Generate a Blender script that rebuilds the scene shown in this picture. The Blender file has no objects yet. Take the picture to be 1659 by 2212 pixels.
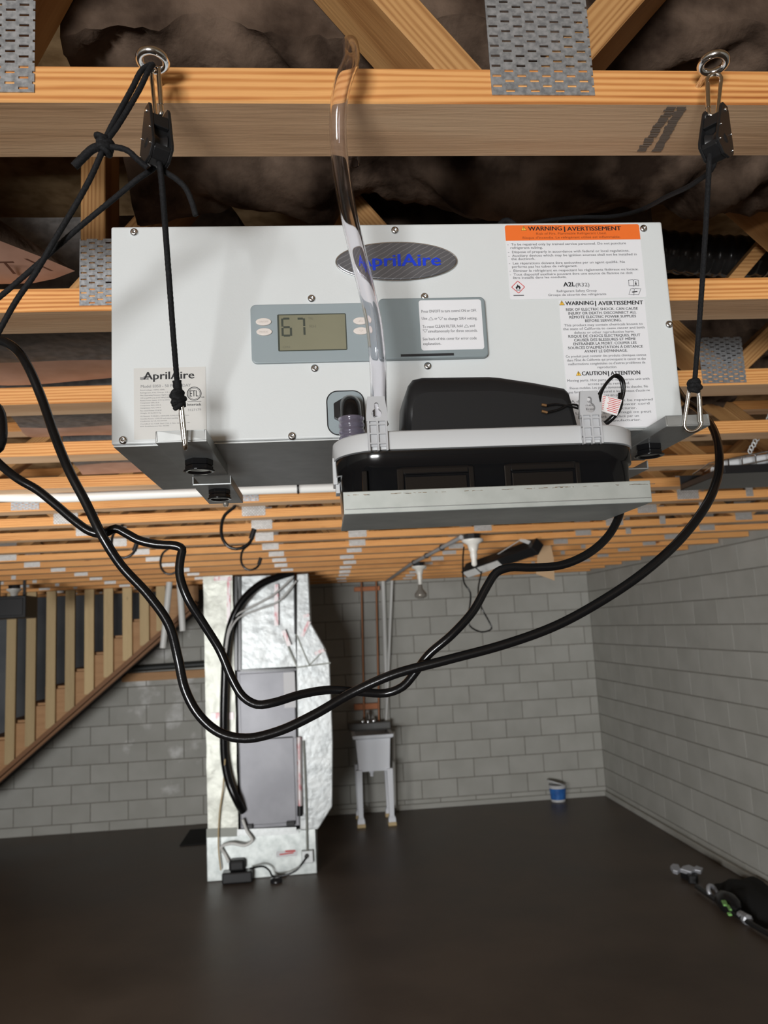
import bpy, bmesh, math, random
from mathutils import Vector, Matrix, noise
random.seed(7)
R = math.radians
PI = math.pi
scn = bpy.context.scene
COL = scn.collection
V = Vector

# ------------------------------------------------------------------ camera (solved from the photograph's vanishing points)
W_, H_, F_ = 1659.0, 2212.0, 1686.73
PITCH, YAW, ROLL = R(8.289), R(4.799), R(-2.988)
CAMZ = 2.024
cp, sp = math.cos(PITCH), math.sin(PITCH)
FWD = V((math.sin(YAW) * cp, math.cos(YAW) * cp, sp))
_rt = V((math.cos(YAW), -math.sin(YAW), 0.0))
_up = _rt.cross(FWD)
RT = _rt * math.cos(ROLL) + _up * math.sin(ROLL)
UP = -_rt * math.sin(ROLL) + _up * math.cos(ROLL)
cam = bpy.data.cameras.new('camera')
cam.sensor_fit = 'VERTICAL'
cam.sensor_height = 36.0
cam.lens = F_ / H_ * 36.0
cam.clip_start = 0.02
cam.dof.use_dof = True
cam.dof.focus_distance = 0.87
cam.dof.aperture_fstop = 11.0
camo = bpy.data.objects.new('camera', cam)
COL.objects.link(camo)
M = Matrix.Identity(4)
for i in range(3):
    M[i][0], M[i][1], M[i][2] = RT[i], UP[i], -FWD[i]
M[2][3] = CAMZ
camo.matrix_world = M
scn.camera = camo

# ------------------------------------------------------------------ world, lights, exposure
world = bpy.data.worlds.new('world')
scn.world = world
world.use_nodes = True
world.node_tree.nodes['Background'].inputs[0].default_value = (0.9, 0.95, 1.0, 1)
world.node_tree.nodes['Background'].inputs[1].default_value = 0.02


def area(name, loc, aim, sx, sy, power, col):
    l = bpy.data.lights.new(name, 'AREA')
    l.shape = 'RECTANGLE'
    l.size, l.size_y, l.energy, l.color = sx, sy, power, col
    o = bpy.data.objects.new(name, l)
    o.location = loc
    o.rotation_euler = (V(aim) - V(loc)).to_track_quat('-Z', 'Y').to_euler()
    COL.objects.link(o)
    return o


# broad key light far behind and to the left of the camera, source unseen
area('doorway_daylight', (-2.7, -7.0, 0.72), (0.1, 4.0, 2.1), 2.2, 1.3, 690, (0.97, 0.985, 1.0))
# added fill light that lifts the far trusses and walls, out of frame
fill_lt = area('work_lamp_light', (-2.1, 1.4, 1.0), (3.2, 9.0, 2.2), 0.6, 0.6, 37, (0.99, 0.985, 0.97))
fill_lt.data.spread = R(120)
scn.view_settings.view_transform = 'Standard'
scn.view_settings.look = 'None'
scn.view_settings.gamma = 1.0
scn.view_settings.use_curve_mapping = False
scn.view_settings.exposure = 0.0


# ------------------------------------------------------------------ survey: a ray of the solved camera cut at a known real distance
def ray(x, y):
    return FWD + RT * ((x - W_ / 2) / F_) - UP * ((y - H_ / 2) / F_)


def S(x, y, Y):
    d = ray(x, y)
    d = d * (Y / d.y)
    return V((d.x, d.y, d.z + CAMZ))


def SZ(x, y, Z):
    d = ray(x, y)
    d = d * ((Z - CAMZ) / d.z)
    return V((d.x, d.y, Z))


def path(pts):
    return [S(*p) for p in pts]


# ------------------------------------------------------------------ materials
MATS = {}


def _new(name):
    m = bpy.data.materials.new(name)
    m.use_nodes = True
    nt = m.node_tree
    return m, nt, nt.nodes['Principled BSDF']


def mat(name, c1, c2=None, rough=0.5, metal=0.0, ns=8.0, stretch=(1, 1, 1), bump=0.0, bs=60.0, rvar=0.0,
        trans=0.0, ior=1.45, coat=0.0, spec=0.5, voro=False, hue=0.0, detail=4.0, emit=None, lo=0.35, hi=0.65):
    m, nt, b = _new(name)
    N, L = nt.nodes, nt.links
    b.inputs['Base Color'].default_value = (*c1, 1)
    b.inputs['Roughness'].default_value = rough
    b.inputs['Metallic'].default_value = metal
    b.inputs['IOR'].default_value = ior
    b.inputs['Transmission Weight'].default_value = trans
    b.inputs['Coat Weight'].default_value = coat
    b.inputs['Specular IOR Level'].default_value = spec
    if emit:
        b.inputs['Emission Color'].default_value = (*emit[0], 1)
        b.inputs['Emission Strength'].default_value = emit[1]
    tc = N.new('ShaderNodeTexCoord')
    oi = N.new('ShaderNodeObjectInfo')
    mp = N.new('ShaderNodeMapping')
    mp.inputs['Scale'].default_value = stretch
    add = N.new('ShaderNodeVectorMath')
    add.operation = 'ADD'
    mul = N.new('ShaderNodeMath')
    mul.operation = 'MULTIPLY'
    mul.inputs[1].default_value = 17.0
    L.new(oi.outputs['Random'], mul.inputs[0])
    L.new(tc.outputs['Object'], add.inputs[0])
    L.new(mul.outputs[0], add.inputs[1])
    L.new(add.outputs[0], mp.inputs['Vector'])
    if c2 is not None:
        if voro:
            n = N.new('ShaderNodeTexVoronoi')
            n.inputs['Scale'].default_value = ns
            fac = n.outputs['Color']
        else:
            n = N.new('ShaderNodeTexNoise')
            n.inputs['Scale'].default_value = ns
            n.inputs['Detail'].default_value = detail
            fac = n.outputs[0]
        L.new(mp.outputs[0], n.inputs['Vector'])
        cr = N.new('ShaderNodeValToRGB')
        cr.color_ramp.elements[0].position = lo
        cr.color_ramp.elements[1].position = hi
        cr.color_ramp.elements[0].color = (*c1, 1)
        cr.color_ramp.elements[1].color = (*c2, 1)
        L.new(fac, cr.inputs[0])
        out = cr.outputs[0]
        if hue:
            hs = N.new('ShaderNodeHueSaturation')
            mr = N.new('ShaderNodeMapRange')
            mr.inputs[3].default_value = 1 - hue
            mr.inputs[4].default_value = 1 + hue
            L.new(oi.outputs['Random'], mr.inputs[0])
            L.new(mr.outputs[0], hs.inputs['Value'])
            L.new(out, hs.inputs['Color'])
            out = hs.outputs[0]
        L.new(out, b.inputs['Base Color'])
        if rvar:
            mr2 = N.new('ShaderNodeMapRange')
            mr2.inputs[3].default_value = max(0.02, rough - rvar)
            mr2.inputs[4].default_value = min(1, rough + rvar)
            L.new(fac, mr2.inputs[0])
            L.new(mr2.outputs[0], b.inputs['Roughness'])
    if bump:
        n2 = N.new('ShaderNodeTexNoise')
        n2.inputs['Scale'].default_value = bs
        n2.inputs['Detail'].default_value = 5
        L.new(mp.outputs[0], n2.inputs['Vector'])
        bp = N.new('ShaderNodeBump')
        bp.inputs['Strength'].default_value = bump
        bp.inputs['Distance'].default_value = 0.004
        L.new(n2.outputs[0], bp.inputs['Height'])
        L.new(bp.outputs[0], b.inputs['Normal'])
    MATS[name] = m
    return m


def wood(name, dark, mid, light, ring=38.0, warp=0.25, rough=0.6, knots=True, var=0.12):
    """Softwood whose grain runs along the object's own X axis."""
    m, nt, b = _new(name)
    N, L = nt.nodes, nt.links
    tc = N.new('ShaderNodeTexCoord')
    oi = N.new('ShaderNodeObjectInfo')
    mul = N.new('ShaderNodeMath')
    mul.operation = 'MULTIPLY'
    mul.inputs[1].default_value = 23.0
    L.new(oi.outputs['Random'], mul.inputs[0])
    add = N.new('ShaderNodeVectorMath')
    L.new(tc.outputs['Object'], add.inputs[0])
    L.new(mul.outputs[0], add.inputs[1])
    mp = N.new('ShaderNodeMapping')
    mp.inputs['Scale'].default_value = (0.055, 1, 1)
    L.new(add.outputs[0], mp.inputs['Vector'])
    wn = N.new('ShaderNodeTexNoise')
    wn.inputs['Scale'].default_value = 26
    wn.inputs['Detail'].default_value = 2
    L.new(mp.outputs[0], wn.inputs['Vector'])
    # growth rings: distance field plus a slow warp
    mp2 = N.new('ShaderNodeMapping')
    mp2.inputs['Scale'].default_value = (0.16, 1.0, 2.6)
    L.new(add.outputs[0], mp2.inputs['Vector'])
    wv = N.new('ShaderNodeTexWave')
    wv.wave_type = 'BANDS'
    wv.bands_direction = 'Z'
    wv.inputs['Scale'].default_value = ring
    wv.inputs['Distortion'].default_value = 9.0
    wv.inputs['Detail'].default_value = 2.0
    wv.inputs['Detail Scale'].default_value = 0.55
    L.new(mp2.outputs[0], wv.inputs['Vector'])
    fn = N.new('ShaderNodeTexNoise')
    fn.inputs['Scale'].default_value = 240
    fn.inputs['Detail'].default_value = 3
    L.new(mp.outputs[0], fn.inputs['Vector'])
    m1 = N.new('ShaderNodeMix')
    m1.data_type = 'FLOAT'
    m1.inputs[0].default_value = 0.5
    L.new(wv.outputs[1] if len(wv.outputs) > 1 else wv.outputs[0], m1.inputs[2])
    L.new(wn.outputs[0], m1.inputs[3])
    m2 = N.new('ShaderNodeMix')
    m2.data_type = 'FLOAT'
    m2.inputs[0].default_value = 0.28
    L.new(m1.outputs[0], m2.inputs[2])
    L.new(fn.outputs[0], m2.inputs[3])
    cr = N.new('ShaderNodeValToRGB')
    e = cr.color_ramp.elements
    e[0].position, e[0].color = 0.20, (*dark, 1)
    e[1].position, e[1].color = 0.62, (*light, 1)
    x = e.new(0.36)
    x.color = (*mid, 1)
    L.new(m2.outputs[0], cr.inputs[0])
    col = cr.outputs[0]
    if knots:
        kv = N.new('ShaderNodeTexVoronoi')
        kv.inputs['Scale'].default_value = 5.0
        mp3 = N.new('ShaderNodeMapping')
        mp3.inputs['Scale'].default_value = (0.5, 1, 1)
        L.new(add.outputs[0], mp3.inputs['Vector'])
        L.new(mp3.outputs[0], kv.inputs['Vector'])
        kr = N.new('ShaderNodeMapRange')
        kr.inputs[1].default_value = 0.05
        kr.inputs[2].default_value = 0.09
        L.new(kv.outputs['Distance'], kr.inputs[0])
        km = N.new('ShaderNodeMix')
        km.data_type = 'RGBA'
        km.inputs[6].default_value = (dark[0] * 0.45, dark[1] * 0.4, dark[2] * 0.4, 1)
        L.new(kr.outputs[0], km.inputs[0])
        L.new(col, km.inputs[7])
        col = km.outputs[2]
    hs = N.new('ShaderNodeHueSaturation')
    mr = N.new('ShaderNodeMapRange')
    mr.inputs[3].default_value = 1 - var
    mr.inputs[4].default_value = 1 + var
    L.new(oi.outputs['Random'], mr.inputs[0])
    L.new(mr.outputs[0], hs.inputs['Value'])
    L.new(col, hs.inputs['Color'])
    L.new(hs.outputs[0], b.inputs['Base Color'])
    b.inputs['Roughness'].default_value = rough
    b.inputs['Specular IOR Level'].default_value = 0.3
    bp = N.new('ShaderNodeBump')
    bp.inputs['Strength'].default_value = 0.25
    bp.inputs['Distance'].default_value = 0.002
    L.new(fn.outputs[0], bp.inputs['Height'])
    L.new(bp.outputs[0], b.inputs['Normal'])
    MATS[name] = m
    return m


wood('pine', (0.36, 0.115, 0.028), (0.58, 0.24, 0.068), (0.76, 0.385, 0.135), ring=17)
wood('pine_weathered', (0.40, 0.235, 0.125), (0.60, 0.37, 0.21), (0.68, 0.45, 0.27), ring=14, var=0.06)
wood('pine_web', (0.22, 0.095, 0.03), (0.36, 0.175, 0.06), (0.46, 0.25, 0.095), ring=18)
wood('stud_pine', (0.36, 0.24, 0.11), (0.50, 0.36, 0.18), (0.58, 0.43, 0.23), ring=20, var=0.2)
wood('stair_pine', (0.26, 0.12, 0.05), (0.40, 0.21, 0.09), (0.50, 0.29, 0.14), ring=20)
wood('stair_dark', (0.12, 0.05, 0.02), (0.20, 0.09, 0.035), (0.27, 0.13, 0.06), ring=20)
mat('osb', (0.20, 0.12, 0.05), (0.36, 0.24, 0.12), rough=0.8, ns=30)
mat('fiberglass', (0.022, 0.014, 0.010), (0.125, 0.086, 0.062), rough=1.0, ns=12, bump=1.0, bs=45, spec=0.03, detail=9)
mat('kraft_face', (0.36, 0.20, 0.14), (0.46, 0.27, 0.195), rough=0.55, ns=14, bump=0.3, bs=20)
mat('dark_film', (0.085, 0.080, 0.076), (0.15, 0.14, 0.132), rough=0.4, ns=60, bump=0.5, bs=25)  # kraft facing with the truss chord's shadow put into its colour
mat('stamp_brown', (0.13, 0.05, 0.03), rough=0.8)
mat('cmu_paint', (0.385, 0.38, 0.345), (0.44, 0.435, 0.40), rough=0.85, ns=3, bump=0.35, bs=120, hue=0.04)
mat('stairwell_paint', (0.095, 0.10, 0.108), (0.13, 0.135, 0.142), rough=0.9, ns=3)  # dark grey for the shade behind the stair studs
mat('mortar', (0.20, 0.19, 0.165), (0.26, 0.25, 0.22), rough=0.95, ns=30, bump=0.5, bs=90)
mat('plain_wall', (0.30, 0.30, 0.28), (0.34, 0.34, 0.32), rough=0.9, ns=3)
mat('floor_concrete', (0.090, 0.066, 0.049), (0.140, 0.108, 0.084), rough=0.45, ns=1.6, rvar=0.10, bump=0.12, bs=18, detail=9)
mat('plate_galv', (0.30, 0.31, 0.32), (0.50, 0.51, 0.52), rough=0.45, metal=0.7, ns=190, detail=6, lo=0.36, hi=0.64)
mat('galv', (0.42, 0.435, 0.43), (0.52, 0.535, 0.53), rough=0.46, metal=0.9, ns=45, lo=0.2, hi=0.8)
mat('galv_dull', (0.40, 0.43, 0.42), (0.62, 0.65, 0.63), rough=0.45, metal=0.75, ns=14, lo=0.3, hi=0.7)
mat('shelf_galv', (0.46, 0.49, 0.465), (0.52, 0.55, 0.525), rough=0.40, metal=0.55, ns=60)
mat('zinc', (0.75, 0.76, 0.77), rough=0.14, metal=1.0)
mat('nickel', (0.78, 0.74, 0.69), rough=0.12, metal=1.0)
mat('screw_steel', (0.72, 0.73, 0.74), rough=0.2, metal=1.0)
mat('cabinet_white', (0.60, 0.622, 0.617), (0.62, 0.642, 0.637), rough=0.42, ns=3, bump=0.04, bs=350)
mat('panel_grey', (0.26, 0.305, 0.32), (0.275, 0.32, 0.335), rough=0.4, ns=5)
mat('cover_grey', (0.225, 0.265, 0.275), rough=0.38)
mat('label_white', (0.71, 0.71, 0.725), rough=0.45)
mat('label_cream', (0.58, 0.57, 0.54), rough=0.5)
mat('label_orange', (0.78, 0.155, 0.025), rough=0.4)
mat('ink_black', (0.012, 0.012, 0.014), rough=0.5)
mat('ink_grey', (0.16, 0.16, 0.165), rough=0.6)
mat('ink_light', (0.27, 0.27, 0.27), rough=0.6)
mat('ink_brown', (0.30, 0.065, 0.012), rough=0.6)
mat('ink_red', (0.62, 0.06, 0.06), rough=0.5)
mat('ink_yellow', (0.85, 0.50, 0.06), rough=0.5)
mat('logo_blue', (0.012, 0.045, 0.55), rough=0.35)
mat('button_cream', (0.66, 0.60, 0.55), rough=0.5)
mat('lcd', (0.20, 0.195, 0.135), (0.235, 0.225, 0.155), rough=0.12, ns=9)
mat('lcd_dark', (0.055, 0.062, 0.05), rough=0.3)
mat('lcd_faint', (0.15, 0.145, 0.105), rough=0.3)
mat('black_plastic', (0.006, 0.006, 0.0065), rough=0.13)
mat('black_matte', (0.0125, 0.0125, 0.013), rough=0.42, bump=0.02, bs=500, spec=0.3)
mat('black_satin', (0.014, 0.014, 0.015), rough=0.28)
mat('black_rubber', (0.0055, 0.0055, 0.006), rough=0.2, bump=0.03, bs=300, spec=0.4)
mat('rope_black', (0.005, 0.005, 0.0055), (0.014, 0.014, 0.015), rough=0.8, ns=700, spec=0.25)
mat('lid_grey', (0.52, 0.53, 0.535), rough=0.38)
mat('tab_grey', (0.42, 0.425, 0.435), rough=0.4)
mat('clear_vinyl', (0.97, 0.955, 0.985), rough=0.05, trans=1.0, ior=1.30)
mat('hose_smoke', (0.36, 0.33, 0.42), rough=0.06, trans=0.75, ior=1.4)
mat('pvc_white', (0.72, 0.72, 0.69), rough=0.35)
mat('porcelain', (0.74, 0.72, 0.66), rough=0.3)
mat('conduit_grey', (0.40, 0.41, 0.42), rough=0.5)
mat('foil', (0.40, 0.42, 0.42), (0.56, 0.58, 0.575), rough=0.42, metal=0.45, ns=9, bump=1.0, bs=16, rvar=0.1)
mat('foil_warm', (0.50, 0.51, 0.45), (0.64, 0.65, 0.585), rough=0.45, metal=0.4, ns=9, bump=1.0, bs=14, rvar=0.1)
mat('foil_pink', (0.72, 0.66, 0.66), (0.60, 0.28, 0.30), rough=0.45, metal=0.3, ns=38, stretch=(1, 1, 0.35), lo=0.52, hi=0.66)
mat('handler_grey', (0.185, 0.185, 0.20), (0.235, 0.235, 0.25), rough=0.42, metal=0.35, ns=3)
mat('tape_grey', (0.26, 0.27, 0.24), rough=0.5, metal=0.3)
mat('tub_white', (0.80, 0.82, 0.86), rough=0.45)
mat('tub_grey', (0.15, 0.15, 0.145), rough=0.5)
mat('copper', (0.34, 0.15, 0.075), rough=0.45, metal=0.8)
mat('copper_pad', (0.52, 0.20, 0.09), rough=0.6, metal=0.3)
mat('block_tan', (0.58, 0.44, 0.24), rough=0.8)
mat('bucket_white', (0.62, 0.63, 0.64), rough=0.4)
mat('bucket_blue', (0.025, 0.11, 0.36), (0.04, 0.17, 0.50), rough=0.4, ns=30)
mat('paper_tan', (0.50, 0.34, 0.20), rough=0.8)
mat('black_pipe', (0.03, 0.032, 0.03), rough=0.5)
mat('silver_plastic', (0.42, 0.43, 0.46), rough=0.35, metal=0.4)
mat('lime_green', (0.28, 0.62, 0.18), rough=0.4)
mat('cloth_black', (0.010, 0.010, 0.010), rough=0.9)
mat('copper_wire', (0.55, 0.33, 0.16), rough=0.35, metal=0.9)
mat('reflector', (0.78, 0.78, 0.75), rough=0.35, metal=0.15)
mat('tube_glass', (0.72, 0.73, 0.73), rough=0.3)
mat('bulb_dark', (0.25, 0.23, 0.20), rough=0.1, metal=0.3)
mat('wire_white', (0.62, 0.62, 0.60), rough=0.4)
mat('tag_white', (0.78, 0.76, 0.75), rough=0.6)
mat('duct_plastic', (0.018, 0.018, 0.018), rough=0.16, bump=0.6, bs=14)


def lime_stains(name):
    """white mineral bloom on the left part of the back wall"""
    nt = MATS[name].node_tree
    N, L = nt.nodes, nt.links
    b = N['Principled BSDF']
    src = b.inputs['Base Color'].links[0].from_socket
    g = N.new('ShaderNodeNewGeometry')
    d = N.new('ShaderNodeVectorMath')
    d.operation = 'DISTANCE'
    sc = N.new('ShaderNodeVectorMath')
    sc.operation = 'MULTIPLY'
    sc.inputs[1].default_value = (1.0, 1.0, 0.8)
    L.new(g.outputs['Position'], sc.inputs[0])
    L.new(sc.outputs[0], d.inputs[0])
    d.inputs[1].default_value = (-1.62, 9.0, 1.12)
    n = N.new('ShaderNodeTexNoise')
    n.inputs['Scale'].default_value = 4.2
    n.inputs['Detail'].default_value = 7
    L.new(g.outputs['Position'], n.inputs['Vector'])
    m1 = N.new('ShaderNodeMath')
    m1.operation = 'MULTIPLY_ADD'
    m1.inputs[1].default_value = -0.22
    L.new(d.outputs['Value'], m1.inputs[0])
    L.new(n.outputs[0], m1.inputs[2])
    mr = N.new('ShaderNodeMapRange')
    mr.inputs[1].default_value = 0.44
    mr.inputs[2].default_value = 0.60
    mr.inputs[4].default_value = 0.75
    L.new(m1.outputs[0], mr.inputs[0])
    mx = N.new('ShaderNodeMix')
    mx.data_type = 'RGBA'
    mx.inputs[7].default_value = (0.80, 0.80, 0.78, 1)
    L.new(mr.outputs[0], mx.inputs[0])
    L.new(src, mx.inputs[6])
    L.new(mx.outputs[2], b.inputs['Base Color'])


lime_stains('cmu_paint')


# ------------------------------------------------------------------ mesh builder
class MB:
    def __init__(s):
        s.v, s.f, s.sm = [], [], []

    def add(s, vs, fs, smooth=False):
        o = len(s.v)
        s.v += [tuple(p) for p in vs]
        s.f += [tuple(i + o for i in f) for f in fs]
        s.sm += [smooth] * len(fs)
        return s

    def box(s, lo, hi, m=None):
        x0, y0, z0 = lo
        x1, y1, z1 = hi
        vs = [V(p) for p in ((x0, y0, z0), (x1, y0, z0), (x1, y1, z0), (x0, y1, z0), (x0, y0, z1), (x1, y0, z1), (x1, y1, z1), (x0, y1, z1))]
        if m:
            vs = [m @ p for p in vs]
        return s.add(vs, [(0, 3, 2, 1), (4, 5, 6, 7), (0, 1, 5, 4), (1, 2, 6, 5), (2, 3, 7, 6), (3, 0, 4, 7)])

    def bar(s, a, b, w, h, up=V((0, 0, 1))):
        a, b = V(a), V(b)
        d = (b - a)
        L = d.length
        x = d / L
        y = up.cross(x)
        if y.length < 1e-6:
            y = V((1, 0, 0)).cross(x)
        y.normalize()
        z = x.cross(y)
        m = Matrix(((x.x, y.x, z.x, a.x), (x.y, y.y, z.y, a.y), (x.z, y.z, z.z, a.z), (0, 0, 0, 1)))
        return s.box((0, -w / 2, -h / 2), (L, w / 2, h / 2), m)

    def prism(s, poly, d0, d1, frame=None):
        """poly in local (x, z); extruded from y = d0 (front) to y = d1."""
        n = len(poly)
        vs = [V((x, d0, z)) for x, z in poly] + [V((x, d1, z)) for x, z in poly]
        if frame:
            vs = [frame @ p for p in vs]
        a = sum(poly[i][0] * poly[(i + 1) % n][1] - poly[(i + 1) % n][0] * poly[i][1] for i in range(n))
        idx = list(range(n)) if a > 0 else list(range(n))[::-1]
        fs = [tuple(idx), tuple(i + n for i in reversed(idx))]
        for k in range(n):
            i, j = idx[k], idx[(k + 1) % n]
            fs.append((j, i, i + n, j + n))
        return s.add(vs, fs)

    def ring(s, c, ax, u, r, n):
        w = ax.cross(u)
        return [c + u * (r * math.cos(2 * PI * k / n)) + w * (r * math.sin(2 * PI * k / n)) for k in range(n)]

    def tube(s, pts, r, n=10, closed=False, caps=True, braid=0.0, pitch=0.012, inner=None):
        pts = [V(p) for p in pts]
        N = len(pts)
        rr = r if isinstance(r, (list, tuple)) else [r] * N
        tan = []
        for i in range(N):
            a = pts[(i - 1) % N] if (closed or i > 0) else pts[i]
            b = pts[(i + 1) % N] if (closed or i < N - 1) else pts[i]
            t = b - a
            tan.append(t.normalized() if t.length > 1e-9 else V((0, 0, 1)))
        u = tan[0].orthogonal().normalized()
        vs, acc = [], 0.0
        us = []
        for i in range(N):
            if i:
                q = tan[i - 1].rotation_difference(tan[i])
                u = q @ u
                u = (u - tan[i] * u.dot(tan[i])).normalized()
                acc += (pts[i] - pts[i - 1]).length
            w = tan[i].cross(u)
            us.append(u.copy())
            for k in range(n):
                th = 2 * PI * k / n
                rad = rr[i]
                if braid:
                    ph = acc / pitch * 2 * PI
                    rad *= 1 + braid * math.sin(2 * th + ph) * math.sin(2 * th - ph)
                vs.append(pts[i] + u * (rad * math.cos(th)) + w * (rad * math.sin(th)))
        fs = []
        lim = N if closed else N - 1
        for i in range(lim):
            j = (i + 1) % N
            for k in range(n):
                l = (k + 1) % n
                fs.append((i * n + k, i * n + l, j * n + l, j * n + k))
        s.add(vs, fs, True)
        if inner:
            vi = []
            for i in range(N):
                w = tan[i].cross(us[i])
                for k in range(n):
                    th = 2 * PI * k / n
                    vi.append(pts[i] + us[i] * (inner * math.cos(th)) + w * (inner * math.sin(th)))
            s.add(vi, [tuple(reversed(f)) for f in fs], True)
        elif caps and not closed:
            s.add([vs[k] for k in range(n)], [tuple(reversed(range(n)))])
            s.add([vs[(N - 1) * n + k] for k in range(n)], [tuple(range(n))])
        return s

    def lathe(s, prof, frame, n=24, smooth=True):
        """prof: (radius, height) along the frame's z axis."""
        m = len(prof)
        vs = [frame @ V((r * math.cos(2 * PI * k / n), r * math.sin(2 * PI * k / n), h)) for r, h in prof for k in range(n)]
        fs = [(i * n + k, i * n + (k + 1) % n, (i + 1) * n + (k + 1) % n, (i + 1) * n + k) for i in range(m - 1) for k in range(n)]
        s.add(vs, fs, smooth)
        if prof[0][0] > 1e-6:
            s.add(vs[:n], [tuple(reversed(range(n)))])
        if prof[-1][0] > 1e-6:
            s.add(vs[-n:], [tuple(range(n))])
        return s

    def obj(s, name, material, parent=None, bevel=0.0, seg=2, loc=None, weld=True):
        me = bpy.data.meshes.new(name)
        off = V(loc) if loc is not None else V((0, 0, 0))
        me.from_pydata([tuple(V(p) - off) for p in s.v], [], s.f)
        me.polygons.foreach_set('use_smooth', s.sm)
        if bevel:
            bm = bmesh.new()
            bm.from_mesh(me)
            bmesh.ops.remove_doubles(bm, verts=bm.verts, dist=1e-6)
            ed = [e for e in bm.edges if len(e.link_faces) == 2 and e.calc_face_angle(0) > 0.5]
            bmesh.ops.bevel(bm, geom=ed, offset=bevel, segments=seg, affect='EDGES', profile=0.5, clamp_overlap=True)
            bm.to_mesh(me)
            bm.free()
        me.materials.append(MATS[material])
        me.update()
        o = bpy.data.objects.new(name, me)
        COL.objects.link(o)
        o.location = off
        if parent is not None:
            o.parent = parent
            o.location = off - WL(parent)
        return o


def WL(o):
    """world location of an unrotated parent chain"""
    p = V(o.location)
    while o.parent:
        o = o.parent
        p += V(o.location)
    return p


def tag(o, label=None, cat=None, group=None, kind=None):
    if label:
        o['label'] = label
    if cat:
        o['category'] = cat
    if group:
        o['group'] = group
    if kind:
        o['kind'] = kind
    return o


def thing(name, loc, label, cat, group=None):
    o = bpy.data.objects.new(name, None)
    o.empty_display_size = 0.02
    COL.objects.link(o)
    o.location = loc
    return tag(o, label, cat, group)


def inst(name, me, loc, parent=None, rot=None, scale=None):
    o = bpy.data.objects.new(name, me)
    COL.objects.link(o)
    if parent is not None:
        o.parent = parent
        o.location = V(loc) - WL(parent)
    else:
        o.location = loc
    if rot:
        o.rotation_euler = rot
    if scale:
        o.scale = scale
    return o


def frame(loc, z=(0, 0, 1), x=None):
    z = V(z).normalized()
    xx = V(x) if x is not None else z.orthogonal()
    xx = (xx - z * xx.dot(z)).normalized()
    yy = z.cross(xx)
    return Matrix(((xx.x, yy.x, z.x, loc[0]), (xx.y, yy.y, z.y, loc[1]), (xx.z, yy.z, z.z, loc[2]), (0, 0, 0, 1)))


def spline(pts, step=0.006):
    """Catmull-Rom through 3-D points, resampled evenly."""
    P = [V(p) for p in pts]
    P = [P[0] * 2 - P[1]] + P + [P[-1] * 2 - P[-2]]
    out = []
    for i in range(1, len(P) - 2):
        p0, p1, p2, p3 = P[i - 1:i + 3]
        n = max(3, int((p2 - p1).length / step))
        t0 = 0.0
        t1 = t0 + max(1e-6, (p1 - p0).length) ** 0.5
        t2 = t1 + max(1e-6, (p2 - p1).length) ** 0.5
        t3 = t2 + max(1e-6, (p3 - p2).length) ** 0.5
        for k in range(n):
            t = t1 + (t2 - t1) * k / n
            a1 = p0 * ((t1 - t) / (t1 - t0)) + p1 * ((t - t0) / (t1 - t0))
            a2 = p1 * ((t2 - t) / (t2 - t1)) + p2 * ((t - t1) / (t2 - t1))
            a3 = p2 * ((t3 - t) / (t3 - t2)) + p3 * ((t - t2) / (t3 - t2))
            b1 = a1 * ((t2 - t) / (t2 - t0)) + a2 * ((t - t0) / (t2 - t0))
            b2 = a2 * ((t3 - t) / (t3 - t1)) + a3 * ((t - t1) / (t3 - t1))
            out.append(b1 * ((t2 - t) / (t2 - t1)) + b2 * ((t - t1) / (t2 - t1)))
    out.append(P[-2])
    return out


def rrect(x0, z0, x1, z1, r, n=6):
    pts = []
    for cx, cz, a in ((x1 - r, z0 + r, -90), (x1 - r, z1 - r, 0), (x0 + r, z1 - r, 90), (x0 + r, z0 + r, 180)):
        for k in range(n + 1):
            t = R(a + 90 * k / n)
            pts.append((cx + r * math.cos(t), cz + r * math.sin(t)))
    return pts


def ellipse(cx, cz, a, b, n=40):
    return [(cx + a * math.cos(2 * PI * k / n), cz + b * math.sin(2 * PI * k / n)) for k in range(n)]


# flat lettering from Blender's built-in font
_tc = bpy.data.curves.new('lettering_source', 'FONT')
_tc.resolution_u = 2
_to = bpy.data.objects.new('lettering_source', _tc)
COL.objects.link(_to)


def text_geo(sx, bold):
    _tc.body = sx
    _tc.offset = 0.0
    dg = bpy.context.evaluated_depsgraph_get()
    dg.update()
    e = _to.evaluated_get(dg)
    me = e.to_mesh()
    vs = [(v.co.x, v.co.y) for v in me.vertices]
    fs = [tuple(p.vertices) for p in me.polygons]
    e.to_mesh_clear()
    return vs, fs


CAP = None


def text(mb, sx, o, ux, uz, width, cap, bold=0.0):
    """Writes sx from point o along ux, scaled to the width and capital height."""
    global CAP
    if CAP is None:
        v, _ = text_geo('H', 0.0)
        CAP = max(p[1] for p in v)
    vs, fs = text_geo(sx, bold)
    if not vs:
        return
    x0, x1 = min(p[0] for p in vs), max(p[0] for p in vs)
    k = width / (x1 - x0) if width else cap / CAP
    h = cap / CAP
    nrm = V(ux).cross(V(uz))
    shifts = (0.0,) if bold <= 0 else (-bold, 0.0, bold)     # heavier strokes by a slight double strike
    for q, sh_ in enumerate(shifts):
        mb.add([V(o) + V(ux) * ((x - x0) * k + sh_ * h) + V(uz) * (y * h + (abs(sh_) * 0.35 * h if sh_ > 0 else 0)) + nrm * (q * 0.000004) for x, y in vs], fs)


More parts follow.
